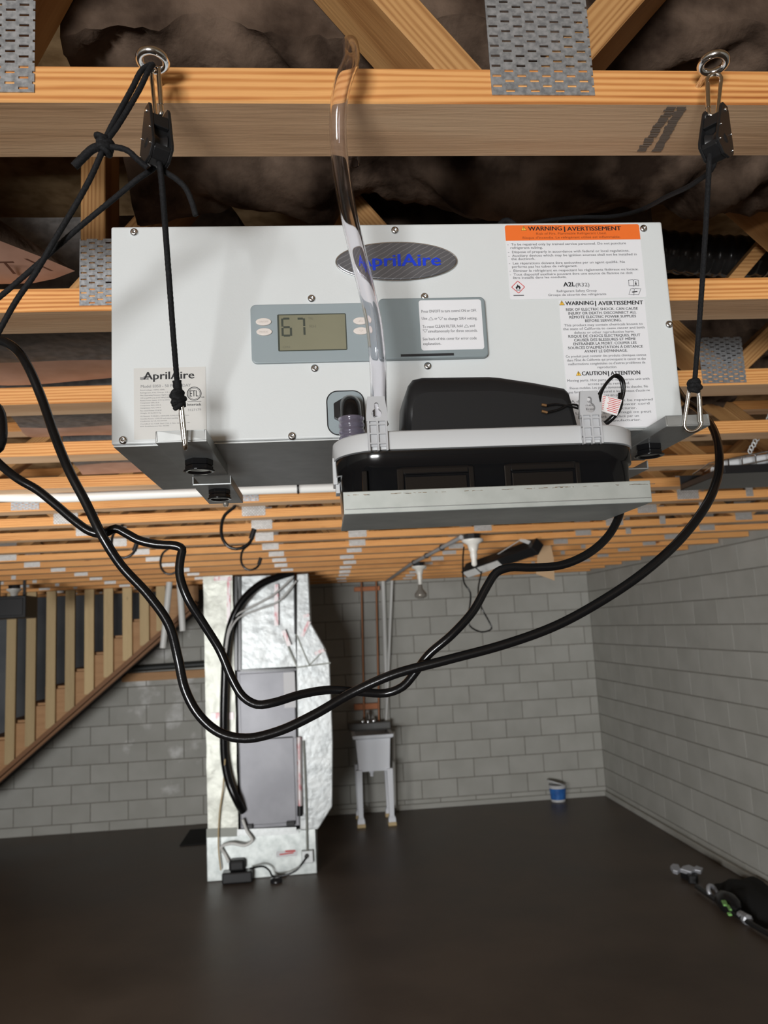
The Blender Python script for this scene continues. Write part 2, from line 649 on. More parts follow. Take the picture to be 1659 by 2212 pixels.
# ================================================================== THE SETTING
BEAM = 2.531
BACK, RIGHT = 9.0, 3.116
LEFT, FRONT = -5.2, -7.3
TOP = BEAM + 0.356
fl = tag(MB().box((LEFT, FRONT, -0.12), (RIGHT + 0.2, BACK + 0.2, 0)).obj('floor', 'floor_concrete'), 'dark brown sealed concrete basement floor', kind='structure')
ce = tag(MB().box((LEFT, FRONT, TOP), (RIGHT + 0.2, BACK + 0.2, TOP + 0.02)).obj('ceiling', 'osb'), 'underside of the wooden subfloor above the trusses', kind='structure')
tag(MB().box((LEFT - 0.2, FRONT, 0), (LEFT, BACK, TOP)).obj('wall_left', 'plain_wall'), 'grey wall left of the stairs', kind='structure')
tag(MB().box((LEFT, FRONT - 0.2, 0), (RIGHT, FRONT, TOP)).obj('wall_front', 'plain_wall'), 'grey wall behind the viewer', kind='structure')
wb = tag(MB().box((LEFT, BACK + 0.005, 0), (RIGHT + 0.2, BACK + 0.2, TOP)).obj('wall_back', 'mortar'), 'grey painted concrete block wall across the back', kind='structure')
wr = tag(MB().box((RIGHT + 0.005, FRONT, 0), (RIGHT + 0.2, BACK, TOP)).obj('wall_right', 'mortar'), 'grey painted concrete block wall on the right', kind='structure')

_bl = {}


def block_mesh(L, h, gx=0.004):
    k = (round(L, 3), round(h, 3), gx)
    if k not in _bl:
        m = MB().box((-L / 2 + gx, 0, -h / 2 + 0.0045), (L / 2 - gx, 0.05, h / 2 - 0.0045))
        o = m.obj('concrete_block', 'cmu_paint', bevel=0.003 if gx > 0.002 else 0.0012, seg=1)
        _bl[k] = o.data
        bpy.data.objects.remove(o)
    return _bl[k]


rows = [(0.0, 0.1)] + [(0.1 + 0.2 * k, 0.3 + 0.2 * k) for k in range(12)] + [(2.5, 2.7)]
for k, (z0, z1) in enumerate(rows):
    off = 2.82 if k % 2 == 0 else 3.02
    xs = [RIGHT] + [off - 0.4 * n for n in range(20) if off - 0.4 * n < RIGHT - 0.05]
    for a, b in zip(xs[1:], xs[:-1]):
        if a < -4.7:
            continue
        inst('concrete_block', block_mesh(b - a, z1 - z0), ((a + b) / 2, BACK + random.uniform(-0.0015, 0.0015), (z0 + z1) / 2), wb)
    off = 9.0 - 0.17 if k % 2 == 0 else 9.0 - 0.37
    ys = [BACK] + [off - 0.4 * n for n in range(13)]
    for a, b in zip(ys[1:], ys[:-1]):
        if a < 4.4:
            continue
        inst('concrete_block', block_mesh(b - a, z1 - z0, 0.0008), (RIGHT + random.uniform(-0.0008, 0.0008), (a + b) / 2, (z0 + z1) / 2), wr, rot=(0, 0, -PI / 2))
tag(MB().box((-0.9, BACK - 0.035, 0), (RIGHT - 0.001, BACK - 0.002, 0.055)).obj('baseboard_back', 'cmu_paint', bevel=0.008), 'grey concrete ledge along the foot of the back wall', kind='structure')
tag(MB().box((RIGHT - 0.035, 4.4, 0), (RIGHT - 0.002, BACK - 0.04, 0.055)).obj('baseboard_right', 'cmu_paint', bevel=0.008), 'grey concrete ledge along the foot of the right wall', kind='structure')

# ================================================================== FLOOR TRUSSES
TY = [0.696, 1.184, 1.668, 2.150, 2.620, 3.068, 3.478, 3.932, 4.460, 4.945, 5.422, 5.866, 6.380, 6.860, 7.380, 7.880, 8.370, 8.845]
XP = [-3.52, -2.72, -1.925, -1.125, -0.305, 0.215, 0.953, 1.72, 2.53]
XT = [-3.9] + [(a + b) / 2 for a, b in zip(XP, XP[1:])] + [3.0]
X0, X1 = -4.1, RIGHT - 0.01
CW, CT = 0.0889, 0.0381
_tmp = []


def keep(o):
    _tmp.append(o)
    return o.data


L_ = X1 - X0
chord_me = keep(MB().box((-L_ / 2, 0, 0), (L_ / 2, CW, CT)).obj('bottom_chord', 'pine', bevel=0.0015, seg=1))
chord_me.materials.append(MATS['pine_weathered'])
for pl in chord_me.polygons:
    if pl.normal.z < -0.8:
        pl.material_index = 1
web_me = {}


def web(parent, xb, xt, Y, zb=BEAM + CT, zt=TOP - CT):
    dx, dz = xt - xb, zt - zb
    L = math.hypot(dx, dz) + 0.036
    key = round(L, 3)
    if key not in web_me:
        web_me[key] = keep(MB().box((-L / 2, 0, -CT / 2), (L / 2, CW, CT / 2)).obj('web', 'pine_web', bevel=0.0015, seg=1))
    a = -math.atan2(dz, dx)
    return inst('web', web_me[key], ((xb + xt) / 2, Y + 0.001, (zb + zt) / 2), parent, rot=(0, a, 0))


def slotted_plate(w, h):
    """A toothed truss plate: rows of staggered punched slots with real openings."""
    mb = MB()
    pit, slot, rp, sh = w / 4.15, w / 4.15 * 0.36, 0.0055, 0.0025
    nrow = int(h / rp)
    for r in range(nrow):
        z0 = -h / 2 + r * rp
        mb.box((-w / 2, 0, z0), (w / 2, 0.0012, z0 + rp - sh))
        cuts = [x for x in [(-w / 2 + pit * (k + (0.25 if r % 2 else 0.75))) for k in range(-1, 6)]]
        x = -w / 2
        for c in cuts:
            a, b = c - slot / 2, c + slot / 2
            if b <= -w / 2 or a >= w / 2:
                continue
            if a > x:
                mb.box((x, 0, z0 + rp - sh), (a, 0.0012, z0 + rp))
            x = max(x, b)
        if x < w / 2:
            mb.box((x, 0, z0 + rp - sh), (w / 2, 0.0012, z0 + rp))
    return mb


plate_near = keep(slotted_plate(0.105, 0.112).obj('connector_plate', 'plate_galv'))


def far_plate_mat():
    m, nt, b = _new('plate_far')
    N, L = nt.nodes, nt.links
    tc = N.new('ShaderNodeTexCoord')
    mp = N.new('ShaderNodeMapping')
    mp.inputs['Rotation'].default_value = (PI / 2, 0, 0)
    br = N.new('ShaderNodeTexBrick')
    br.inputs['Color1'].default_value = (0.50, 0.51, 0.52, 1)
    br.inputs['Color2'].default_value = (0.66, 0.67, 0.68, 1)
    br.inputs['Mortar'].default_value = (0.30, 0.24, 0.17, 1)
    br.inputs['Scale'].default_value = 40
    br.inputs['Mortar Size'].default_value = 0.05
    br.inputs['Row Height'].default_value = 0.28
    L.new(tc.outputs['Object'], mp.inputs[0])
    L.new(mp.outputs[0], br.inputs[0])
    L.new(br.outputs[0], b.inputs['Base Color'])
    b.inputs['Metallic'].default_value = 0.45
    b.inputs['Roughness'].default_value = 0.45
    MATS['plate_far'] = m


far_plate_mat()
plate_far = keep(MB().box((-0.052, 0, -0.056), (0.052, 0.0012, 0.056)).obj('connector_plate', 'plate_far'))
ordin = ['first', 'second', 'third', 'fourth', 'fifth', 'sixth', 'seventh', 'eighth', 'ninth', 'tenth', 'eleventh', 'twelfth', 'thirteenth',
         'fourteenth', 'fifteenth', 'sixteenth', 'seventeenth', 'eighteenth']
extra = {0: 'carrying the two eye bolts', 1: 'just behind the top of the white cabinet', 2: 'behind the middle of the white cabinet',
         17: 'the last one, against the block wall'}
for i, Y in enumerate(TY):
    t = thing('floor_truss', (0, Y, BEAM), 'pine floor truss, %s back from the viewer%s' % (ordin[i], (', ' + extra[i]) if i in extra else ''), 'truss', 'floor trusses across the ceiling')
    inst('bottom_chord', chord_me, ((X0 + X1) / 2, Y, BEAM), t)
    inst('top_chord', chord_me, ((X0 + X1) / 2, Y, TOP - CT - 0.001), t)
    for k, xb in enumerate(XP):
        j = 0 if i < 2 else random.uniform(-0.015, 0.015)
        la_, lb_ = (xb - 0.028 + j, XT[k] + 0.02 + j), (xb + 0.028 + j, XT[k + 1] - 0.02 + j)
        if k == 4:
            lb_ = (-0.335, -0.205) if i == 0 else (-0.35, -0.115)
        if k == 5:
            la_, lb_ = ((0.157, -0.057), (0.258, 0.51)) if i == 0 else ((0.185, -0.035), (0.25, 0.56))
        if k == 6:
            la_ = (0.94, 0.67)
        if not (i in (1, 2) and k == 4):
            web(t, la_[0], la_[1], Y)
        if not (i in (1, 2) and k == 3):
            web(t, lb_[0], lb_[1], Y)
        big = i < 6
        dx = 0.025 if (i == 0 and k == 5) else 0
        p = inst('connector_plate', plate_near if big else plate_far, (xb + j * 1.5 + dx, Y - 0.0014, BEAM + 0.0635 + random.uniform(-0.003, 0.003)), t)
        if i > 1 and k in (1, 7):
            inst('connector_plate', plate_near if big else plate_far, (xb + 0.30 + j, Y - 0.0014, BEAM + 0.062), t, scale=(0.34, 1, 1))
    if i in (1, 2, 3):
        web(t, -0.338, -0.3381, Y)
# faint ink stamp on the underside of the first truss
sm = MB()
a0, a1 = SZ(1385, 326, BEAM), SZ(1452, 228, BEAM)
b0, b1 = SZ(1418, 326, BEAM), SZ(1474, 228, BEAM)
for (p, q), n in (((a0, a1), 9), ((b0, b1), 11)):
    d = (q - p) / n
    for k in range(n):
        for m_ in range(2):
            w = 0.0022 + 0.0016 * random.random()
            c = p + d * (k + 0.2 + 0.45 * m_) + V((random.uniform(-0.001, 0.001), 0, -0.0006))
            sm.bar(c - V((0.004 + 0.002 * random.random(), 0, 0)), c + V((0.005, 0, 0)), w, 0.0004)
first_truss = [o for o in bpy.data.objects if o.name == 'floor_truss'][0]
mat('ink_faded', (0.17, 0.13, 0.10), rough=0.9)
tag(sm.obj('ink_stamp', 'ink_faded', first_truss), 'smudged grey ink stamp')

# ================================================================== INSULATION
bays = [(TY[i] + CW + 0.006, TY[i + 1] - 0.006) for i in range(6)]
blab = ['dark brown fibreglass batt just behind the first truss', 'rumpled brown fibreglass batt just behind the second truss', 'brown fibreglass batt just behind the third truss',
        'brown fibreglass batt just behind the fourth truss']
for bi in range(4):
    y0, y1 = bays[bi]
    y0 -= 0.003
    nx, ny = 200, 34
    mb = MB()
    vs = []
    xa, xb = ((-0.26, 1.5), (0.06, 0.62), (0.36, 2.6), (0.56, 1.3))[bi]
    for a in range(nx + 1):
        for b in range(ny + 1):
            x = xa + (xb - xa) * a / nx
            y = y0 + (y1 - y0) * b / ny
            e = min(b, ny - b) / ny
            p = V((x * 3.0, y * 4.0, bi * 7.3))
            q = p + V((noise.noise(p * 0.9), noise.noise(p * 0.9 + V((5, 2, 1))), 0)) * 0.8
            rid = 1 - abs(noise.noise(q * 1.1)) * 2
            z = TOP - CT - 0.118 - 0.045 * math.sin(PI * min(1, 0.18 + e * 2.2)) - 0.034 * rid + 0.035 * noise.noise(q * 3.3) + 0.008 * (1 - 2 * abs(noise.noise(q * 4))) + 0.010 * noise.noise(q * 12)
            vs.append(V((x, y, min(z, TOP - 0.064))))
    n1 = ny + 1
    mb.add(vs, [(a * n1 + b, a * n1 + b + 1, (a + 1) * n1 + b + 1, (a + 1) * n1 + b) for a in range(nx) for b in range(ny)], True)
    fr0 = [vs[a * (ny + 1)] for a in range(nx + 1)]
    mb.add(fr0 + [V((p.x, y0, TOP - 0.05)) for p in fr0], [(k, k + 1, nx + 2 + k, nx + 1 + k) for k in range(nx)], True)
    mb.box((xa, y0, TOP - 0.055), (xb, y1, TOP - 0.044))
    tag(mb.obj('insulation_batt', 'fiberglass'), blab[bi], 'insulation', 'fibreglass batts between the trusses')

kl = ['dark papered insulation roll with ragged right end, between first and second truss at left', 'brown papered insulation roll between second and third truss at left',
      'brown papered insulation roll between third and fourth truss at left', 'brown papered insulation roll between fourth and fifth truss at left']
kx = [(-2.2, -0.355), (-2.6, 0.0), (S(5, 900, TY[2] + 0.13).x, 0.3), (S(140, 1003, TY[3] + 0.13).x, 0.5)]
xslant = {2: S(66, 954, TY[3] - 0.01).x, 3: S(178, 1028, TY[4] - 0.01).x}
for n_, bi in enumerate((0, 1, 2, 3)):
    y0, y1 = bays[bi]
    t = thing('insulation_roll', ((kx[n_][0] + kx[n_][1]) / 2, (y0 + y1) / 2, BEAM + 0.05), kl[n_], 'insulation', 'papered insulation rolls at left')
    prof = []
    zb, zt = BEAM + 0.052, TOP - 0.12
    zb = BEAM + CT + 0.008
    wy = y1 - y0
    for k in range(8):
        t_ = PI / 2 * k / 7
        prof.append((y0 + 0.12 * wy * (1 - math.sin(t_)), zt - (zt - zb - 0.02) * (k / 7)) if k < 5 else (y0 + 0.02 * wy + 0.14 * wy * (k - 4) / 3, zb + 0.075 * (1 - (k - 4) / 3) ** 2))
    for k in range(9):
        u = (k + 1) / 9
        prof.append((y0 + 0.16 * wy + 0.83 * wy * u, zb - 0.006 * math.sin(PI * u)))
    m = len(prof)
    nx = 60
    xa, xb = kx[n_]
    vs = []
    for a in range(nx + 1):
        for (yy, zz) in prof:
            hz_ = max(0, (zz - zb) / (zt - zb))
            xe = xb - (0.30 * (y1 - yy) / (y1 - y0) if n_ == 0 else 0.10 * (y1 - yy)) - 0.11 * hz_ + 0.02 * noise.noise(V((zz * 30, yy * 30, 3.3 + bi)))
            u_ = (yy - y0) / (y1 - y0)
            xs = xa + (xslant[n_] - xa) * u_ if n_ in xslant else xa
            x = xs + (xe - xs) * a / nx
            pull = max(0, 1 - (xe - x) / 0.08)
            vs.append(V((x, yy, zz + 0.012 * noise.noise(V((x * 4, yy * 9, bi * 3.0))) + 0.02 * pull * pull)))
    for part, rng, mt in (('dark_facing', range(0, 13), 'dark_film'), ('kraft_facing', range(12, m), 'kraft_face')):  # near part painted darker as shadow of the chord
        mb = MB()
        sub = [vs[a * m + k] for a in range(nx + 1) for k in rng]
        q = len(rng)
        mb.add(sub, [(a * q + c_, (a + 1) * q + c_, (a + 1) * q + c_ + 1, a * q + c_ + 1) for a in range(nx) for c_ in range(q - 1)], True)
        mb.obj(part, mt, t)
    mb = MB()
    ring_ = vs[nx * m:]
    cen = sum(ring_, V((0, 0, 0))) / m + V((0.01, 0, 0.02))
    mb.add([p + V((0.0, 0, 0.0)) for p in ring_] + [cen], [(k + 1, k, m) for k in range(m - 1)] + [(0, m - 1, m)], True)
    L0, L1 = [vs[a * m] for a in range(nx + 1)], [vs[a * m + m - 1] for a in range(nx + 1)]
    mb.add(L0 + L1, [(k, k + 1, nx + 2 + k, nx + 1 + k) for k in range(nx)])
    mb.add(vs[:m], [tuple(range(m))])
    mb.obj('fibre_core', 'fiberglass', t)
    if n_ == 0:
        mb = MB()
        for s_, x0_, x1_, y_, c_ in (('T', 12, 62, 592, 20), ('X', 72, 128, 586, 20)):
            p0, p1 = SZ(x0_, y_, zb - 0.006), SZ(x1_, y_, zb - 0.006)
            text(mb, s_, p0, V((1, 0, 0)), V((0, -1, 0)), (p1 - p0).x * 0.8, 0.04)
        mb.obj('printed_letters', 'stamp_brown', t)

# flexible duct in the bays right of the cabinet
fd = thing('flexible_duct', (1.2, 1.5, 2.72), 'glossy black flexible duct above the second truss, right of the cabinet', 'duct')
dzt, dzb = S(1500, 512, 1.45).z, S(1500, 601, 1.45).z
dr, dzc = (dzt - dzb) / 2, (dzt + dzb) / 2
pts = spline([(0.66, 1.46, dzc + 0.03), (0.8, 1.46, dzc + 0.01), (0.95, 1.45, dzc), (1.3, 1.46, dzc + 0.01), (1.9, 1.47, dzc + 0.05)], 0.006)
mb = MB()
mb.tube(pts, [dr - 0.003 + 0.0016 * math.sin(2 * PI * k * 0.006 / 0.024) for k in range(len(pts))], 20)
mb.obj('sleeve', 'duct_plastic', fd)
mb = MB()
for q in range(0, len(pts), 45):
    mb.tube([pts[q] + V((0, dr * math.cos(a), dr * math.sin(a))) for a in [2 * PI * k / 24 for k in range(24)]], 0.0016, 6, closed=True)
mb.obj('wire_ring', 'screw_steel', fd)
lath = MB().bar(S(1535, 660, 1.33), S(1690, 478, 1.33), 0.05, 0.022).obj('loose_board', 'pine_web', bevel=0.0015)
tag(lath, 'loose wooden board slanting up beside the flexible duct', 'board')

# ================================================================== DEHUMIDIFIER
D = 0.84
mx0, mx1, mz0, mz1, myb = -0.2198, 0.4198, 2.2305, 2.4825, 1.107
dh = thing('dehumidifier', ((mx0 + mx1) / 2, D, mz0), 'white steel dehumidifier cabinet hanging on ropes under the trusses', 'dehumidifier')
MB().box((mx0, D, mz0 + 0.0012), (mx1, myb, mz1)).obj('cabinet', 'cabinet_white', dh, bevel=0.0022, seg=3)
mb = MB()
mb.box((mx0 + 0.0015, D + 0.004, mz0 - 0.0006), (mx1 - 0.0015, myb - 0.002, mz0 + 0.001))
tag(mb.obj('bottom_pan', 'galv', dh), 'bare galvanised underside')


def F(x, y, d=0.0):
    return S(x, y, D - d)


def fx(x, y):
    p = F(x, y)
    return (p.x, p.z)


PXM = (F(900, 700) - F(800, 700)).length / 100.0        # metres per photo pixel on the front face
screw_me = None
mbs = MB()
fr = frame((0, 0, 0), (0, -1, 0))
mbs.lathe([(0.0046, 0), (0.0046, 0.0006), (0.0040, 0.0017), (0.0026, 0.0023), (0.0014, 0.0024), (0.0013, 0.0012), (0.0002, 0.0011)], fr, 20)
screw_me = keep(mbs.obj('screw', 'screw_steel'))
for x, y in [(290, 502), (853, 498), (1390, 494), (673, 645), (917, 641), (680, 796), (924, 791), (266, 951), (631, 942), (1445, 701)]:
    p = F(x, y)
    inst('screw', screw_me, (p.x, D, p.z), dh)

# oval badge
c = F(857, 566)
ba, bb = 131 * PXM, 42.5 * PXM
m, nt, b = _new('badge_metal')
N, L = nt.nodes, nt.links
tcn = N.new('ShaderNodeTexCoord')
mpn = N.new('ShaderNodeMapping')
mpn.inputs['Rotation'].default_value = (0, R(32), 0)
wvn = N.new('ShaderNodeTexWave')
wvn.bands_direction = 'Z'
wvn.inputs['Scale'].default_value = 60
wvn.inputs['Distortion'].default_value = 3
crn = N.new('ShaderNodeValToRGB')
crn.color_ramp.elements[0].position = 0.9
crn.color_ramp.elements[0].color = (0.15, 0.15, 0.16, 1)
crn.color_ramp.elements[1].color = (0.27, 0.27, 0.28, 1)
L.new(tcn.outputs['Object'], mpn.inputs[0])
L.new(mpn.outputs[0], wvn.inputs[0])
L.new(wvn.outputs[1], crn.inputs[0])
L.new(crn.outputs[0], b.inputs['Base Color'])
b.inputs['Metallic'].default_value = 0.5
b.inputs['Roughness'].default_value = 0.35
MATS['badge_metal'] = m
bd = MB().prism(ellipse(c.x, c.z, ba, bb, 64), D - 0.0035, D + 0.0005).obj('badge', 'badge_metal', dh, bevel=0.0012, seg=2)
tag(bd, 'oval grey metal badge')
mb = MB()
mb.tube([V((x, D - 0.0012, z)) for x, z in ellipse(c.x, c.z, ba + 0.0006, bb + 0.0006, 64)], 0.0011, 6, closed=True)
mb.obj('badge_rim', 'screw_steel', bd)
mb = MB()
p0, p1 = F(770, 579), F(951, 577)
text(mb, 'AprilAire', V((p0.x, D - 0.0040, (p0.z + p1.z) / 2)), (1, 0, 0), (0, 0, 1), p1.x - p0.x, 27 * PXM, bold=0.028)
tag(mb.obj('badge_lettering', 'logo_blue', bd), 'blue lettering')

# control panel
cpn = MB()
a, b_ = fx(541, 661), fx(824, 785)
cpn.prism(rrect(a[0], b_[1] + 0.002, F(820, 780).x, a[1], 0.006), D - 0.004, D)
cp_o = cpn.obj('control_panel', 'panel_grey', dh, bevel=0.0012, seg=2)
tag(cp_o, 'blue-grey plastic control panel')
a, b_ = fx(816, 651), fx(1053, 776)
cv = MB().prism(rrect(a[0], b_[1], b_[0], a[1], 0.0055), D - 0.0085, D).obj('flip_cover', 'cover_grey', dh, bevel=0.0016, seg=2)
mb = MB()
a, b_ = fx(864, 771.5), fx(978, 774.5)
mb.box((a[0], D - 0.0089, b_[1] + 0.0005), (b_[0], D - 0.0083, a[1] + 0.0002))
mb.obj('finger_slot', 'ink_black', cv)
a, b_ = fx(902, 656), fx(1043, 760)
d0 = D - 0.0090
MB().prism(rrect(a[0], b_[1], b_[0], a[1], 0.003), d0, D - 0.0083).obj('cover_label', 'label_white', cv)


def lines(mb, rows, org, sc, y, base=0.0, dpt=0.0):
    """rows: (text, x0, x1, baseline, cap) in zoom pixels of the front face"""
    for r in rows:
        s_, x0, x1, yb, cap = r[:5]
        p0 = F(org[0] + x0 * sc, org[1] + yb * sc, dpt)
        p1 = F(org[0] + x1 * sc, org[1] + yb * sc, dpt)
        text(mb, s_, V((p0.x, y, (p0.z + p1.z) / 2)), (1, 0, 0), (0, 0, 1), p1.x - p0.x, cap * sc * PXM, bold=r[5] if len(r) > 5 else 0.012)


def tri(mb, cx, cy, w, h, up, y, org, sc, dpt=0.0, line=0.22):
    p = F(org[0] + cx * sc, org[1] + cy * sc, dpt)
    w, h = w * sc * PXM, h * sc * PXM
    s_ = 1 if up else -1
    q = [V((p.x - w / 2, y, p.z - s_ * h / 2)), V((p.x + w / 2, y, p.z - s_ * h / 2)), V((p.x, y, p.z + s_ * h / 2))]
    if line is None:
        mb.add(q if up else q[::-1], [(0, 1, 2)])
        return
    for i in range(3):
        mb.bar(q[i], q[(i + 1) % 3], 0.0002, line * 0.0016, up=V((0, 0, 1)) if i else V((0, 1, 0)))


mb = MB()
o4, s4 = (480, 480), 0.3617
lines(mb, [('Press ON/OFF to turn control ON or OFF.', 1190, 1520, 538, 17), ('Use', 1192, 1224, 583, 17), ('or', 1268, 1285, 583, 17), ('to change %RH setting.', 1324, 1523, 583, 17),
           ('To reset CLEAN FILTER, hold', 1197, 1436, 630, 17), ('and', 1478, 1508, 627, 17), ('simultaneously for three seconds.', 1230, 1525, 657, 17),
           ('See back of this cover for error code', 1198, 1520, 703, 17), ('explanation.', 1200, 1307, 733, 17)], o4, s4, d0 - 0.0002, dpt=0.009)
for cx, cy, up in ((1246, 576, True), (1304, 576, False), (1458, 620, True), (1212, 650, False)):
    tri(mb, cx, cy, 28, 17, up, d0 - 0.0002, o4, s4, dpt=0.009)
mb.obj('cover_lettering', 'ink_grey', cv)
# display
a, b_ = fx(603, 685), fx(748, 757)
fm = MB()
fm.prism(rrect(a[0] - 0.002, b_[1] - 0.001, b_[0] + 0.001, a[1] + 0.0012, 0.0015), D - 0.0047, D - 0.003)
fo = fm.obj('display_bezel', 'lcd_dark', cp_o)
dl = MB().box((a[0], D - 0.0049, b_[1]), (b_[0], D - 0.0040, a[1])).obj('display', 'lcd', cp_o)
mb = MB()


def seg7(mb, x0, z0, w, h, t, on):
    zm = z0 + h / 2
    segs = dict(a=((x0 + t, z0 + h - t), (x0 + w - t, z0 + h)), g=((x0 + t, zm - t / 2), (x0 + w - t, zm + t / 2)), d=((x0 + t, z0), (x0 + w - t, z0 + t)),
                f=((x0, zm + t * .3), (x0 + t, z0 + h - t * .4)), b=((x0 + w - t, zm + t * .3), (x0 + w, z0 + h - t * .4)), e=((x0, z0 + t * .4), (x0 + t, zm - t * .3)), c=((x0 + w - t, z0 + t * .4), (x0 + w, zm - t * .3)))
    for k in on:
        (u0, w0), (u1, w1) = segs[k]
        mb.box((u0, D - 0.0051, w0), (u1, D - 0.0048, w1))


p = F(609, 731)
seg7(mb, p.x, p.z, 22 * PXM, 42 * PXM, 4.4 * PXM, 'afgedc')
p = F(640, 729)
seg7(mb, p.x, p.z, 20 * PXM, 40 * PXM, 4.4 * PXM, 'abc')
mb.obj('display_digits', 'lcd_dark', cp_o)
mb = MB()
lines(mb, [('%', 515, 545, 592, 16), ('RH', 523, 560, 640, 18), ('ON', 362, 405, 762, 14)], o4, s4, D - 0.0050)
mb.obj('display_symbols', 'lcd_faint', cp_o)
for (x, y), s_ in zip([(570, 699), (571.5, 720.5), (779, 697), (779.5, 718.5)], ['ON/OFF', 'MODE', 'up', 'down']):
    p = F(x, y)
    bt = MB().prism(ellipse(p.x, p.z, 16.5 * PXM, 8.3 * PXM, 28), D - 0.0058, D - 0.0035).obj('button', 'button_cream', cp_o, bevel=0.0007)
mb = MB()
lines(mb, [('ON/OFF', 222, 278, 611, 11), ('MODE', 226, 276, 672, 11)], o4, s4, D - 0.0060)
tri(mb, 826, 600, 26, 10, True, D - 0.0060, o4, s4, line=0.16)
tri(mb, 828, 660, 26, 10, False, D - 0.0060, o4, s4, line=0.16)
mat('button_print', (0.50, 0.45, 0.41), rough=0.6)
mb.obj('button_print', 'button_print', cp_o)

# rating label, bottom left
o3, s3 = (0, 480), 0.28934
a, b_ = fx(289, 796), fx(447, 945)
yl = D - 0.0004
rl = MB().box((a[0], yl, b_[1]), (b_[0], D + 0.0005, a[1])).obj('rating_label', 'label_cream', dh)
mb = MB()
lines(mb, [('AprilAire', 1072, 1450, 1172, 55, 0.025), ('Intertek', 1398, 1503, 1371, 19), ('us', 1505, 1525, 1311, 12)], o3, s3, yl - 0.0002)
p = F(o3[0] + 1450 * s3, o3[1] + 1281 * s3)
rr_ = 49 * s3 * PXM
mb.tube([V((x, yl - 0.0001, z)) for x, z in ellipse(p.x, p.z, rr_, rr_, 40)], 0.0004, 5, closed=True)
mb.tube([V((x, yl - 0.0001, z)) for x, z in ellipse(p.x, p.z, rr_ * 0.84, rr_ * 0.84, 40)], 0.0002, 5, closed=True)
text(mb, 'ETL', V((p.x - rr_ * 0.62, yl - 0.0002, p.z - rr_ * 0.42)), (1, 0, 0), (0, 0, 1), rr_ * 1.2, rr_ * 0.9, bold=0.01)
q0, q1 = F(o3[0] + 1400 * s3, o3[1] + 1341 * s3), F(o3[0] + 1503 * s3, o3[1] + 1341 * s3)
mb.box((q0.x, yl - 0.0003, q0.z - 0.0002), (q1.x, yl, q0.z + 0.0002))
for k in range(3):      # the wavy lines at the left of the name
    q = [F(o3[0] + (1047 + 9 * j) * s3, o3[1] + (1157 + k * 9 + 3.0 * math.sin(j * 1.1)) * s3) for j in range(8)]
    mb.tube([V((v.x, yl - 0.0001, v.z)) for v in q], 0.00035, 4)
mb.obj('rating_name', 'ink_black', rl)
mb = MB()
lines(mb, [('Model E050 - 50 PINTS/DAY', 1052, 1425, 1233, 21), ('3127179', 1403, 1502, 1409, 16)], o3, s3, yl - 0.0002)
sml = [('Rated voltage: 120Vac 60Hz', 1230, 1257), ('Refrigerant: R32 Charge: 9.8 oz/0.28kg', 1330, 1276), ('Max Operating Pressure High/Low', 1262, 1296),
       ('445 psig/290 psig (3.07 MPa/2.00 MPa)', 1300, 1315), ('Rated Power Input: 5.7A by 60Hz', 1268, 1334), ('Compressor LRA: 25 A', 1190, 1353), ('Compressor RLA: 4.93 A', 1202, 1372),
       ('Compressor FLA: 4.90 A', 1202, 1391), ('Fan rated Power: 52.8 W', 1207, 1411), ('Weight: 45 lbs/20.41 kg', 1203, 1430), ('US Patents: 9,243,811, 9,810,444, 9,945,570 and others', 1410, 1450),
       ('Canadian Patents: 2,793,155 and others pending', 1330, 1470), ('Conforms to UL Std 60335', 1248, 1489), ('Certified to CSA Std C22.2 No. 60335-2-40', 1418, 1507), ('EPA Establishment No. 93344', 1262, 1527)]
lines(mb, [(s_, 1048, x1, yb, 8) for s_, x1, yb in sml], o3, s3, yl - 0.0002)
mb.obj('rating_print', 'ink_light', rl)

# warning labels, right
o5, s5 = (1060, 470), 0.26522
w1 = MB()
tl, br_ = fx(1090, 486), fx(1396, 647)
q = F(1102, 600)
x0_, x1_ = F(1090, 490).x, F(1380, 488).x
z1_, z0_ = F(1235, 486).z, F(1245, 645).z
zs_ = F(1235, 519).z
wl = MB().prism(rrect(x0_, z0_, x1_, z1_, 0.0025), yl, D + 0.0005).obj('fire_warning_label', 'label_white', dh)
mb = MB()
mb.prism([(x1_, zs_)] + [(x1_ - 0.0025 + 0.0025 * math.cos(t), z1_ - 0.0025 + 0.0025 * math.sin(t)) for t in (0, 0.5, 1.1, PI / 2)] +
         [(x0_ + 0.0025 + 0.0025 * math.cos(t), z1_ - 0.0025 + 0.0025 * math.sin(t)) for t in (PI / 2, 2.1, 2.6, PI)] + [(x0_, zs_)], yl - 0.0002, yl)
tag(mb.obj('orange_header', 'label_orange', wl), 'orange header band')
yt = yl - 0.0004
mb = MB()
lines(mb, [('WARNING', 305, 578, 108, 36, 0.03), ('|', 597, 605, 108, 36, 0.02), ('AVERTISSEMENT', 622, 1060, 108, 36, 0.03), ('A2L', 592, 686, 563, 37, 0.035)], o5, s5, yt)
# flame
p = F(o5[0] + 222 * s5, o5[1] + 572 * s5)
k_ = s5 * PXM
mb.prism([(p.x + x * k_, p.z + z * k_) for x, z in [(-16, -14), (-21, 0), (-15, 12), (-12, 5), (-4, 30), (4, 14), (9, 20), (14, 10), (16, 12), (21, -2), (16, -14), (8, -14), (6, -4), (0, 4), (-6, -4), (-8, -14)]], yt, yt + 0.0001)
mb.box((p.x - 18 * k_, yt, p.z - 24 * k_), (p.x + 18 * k_, yt + 0.0001, p.z - 20 * k_))
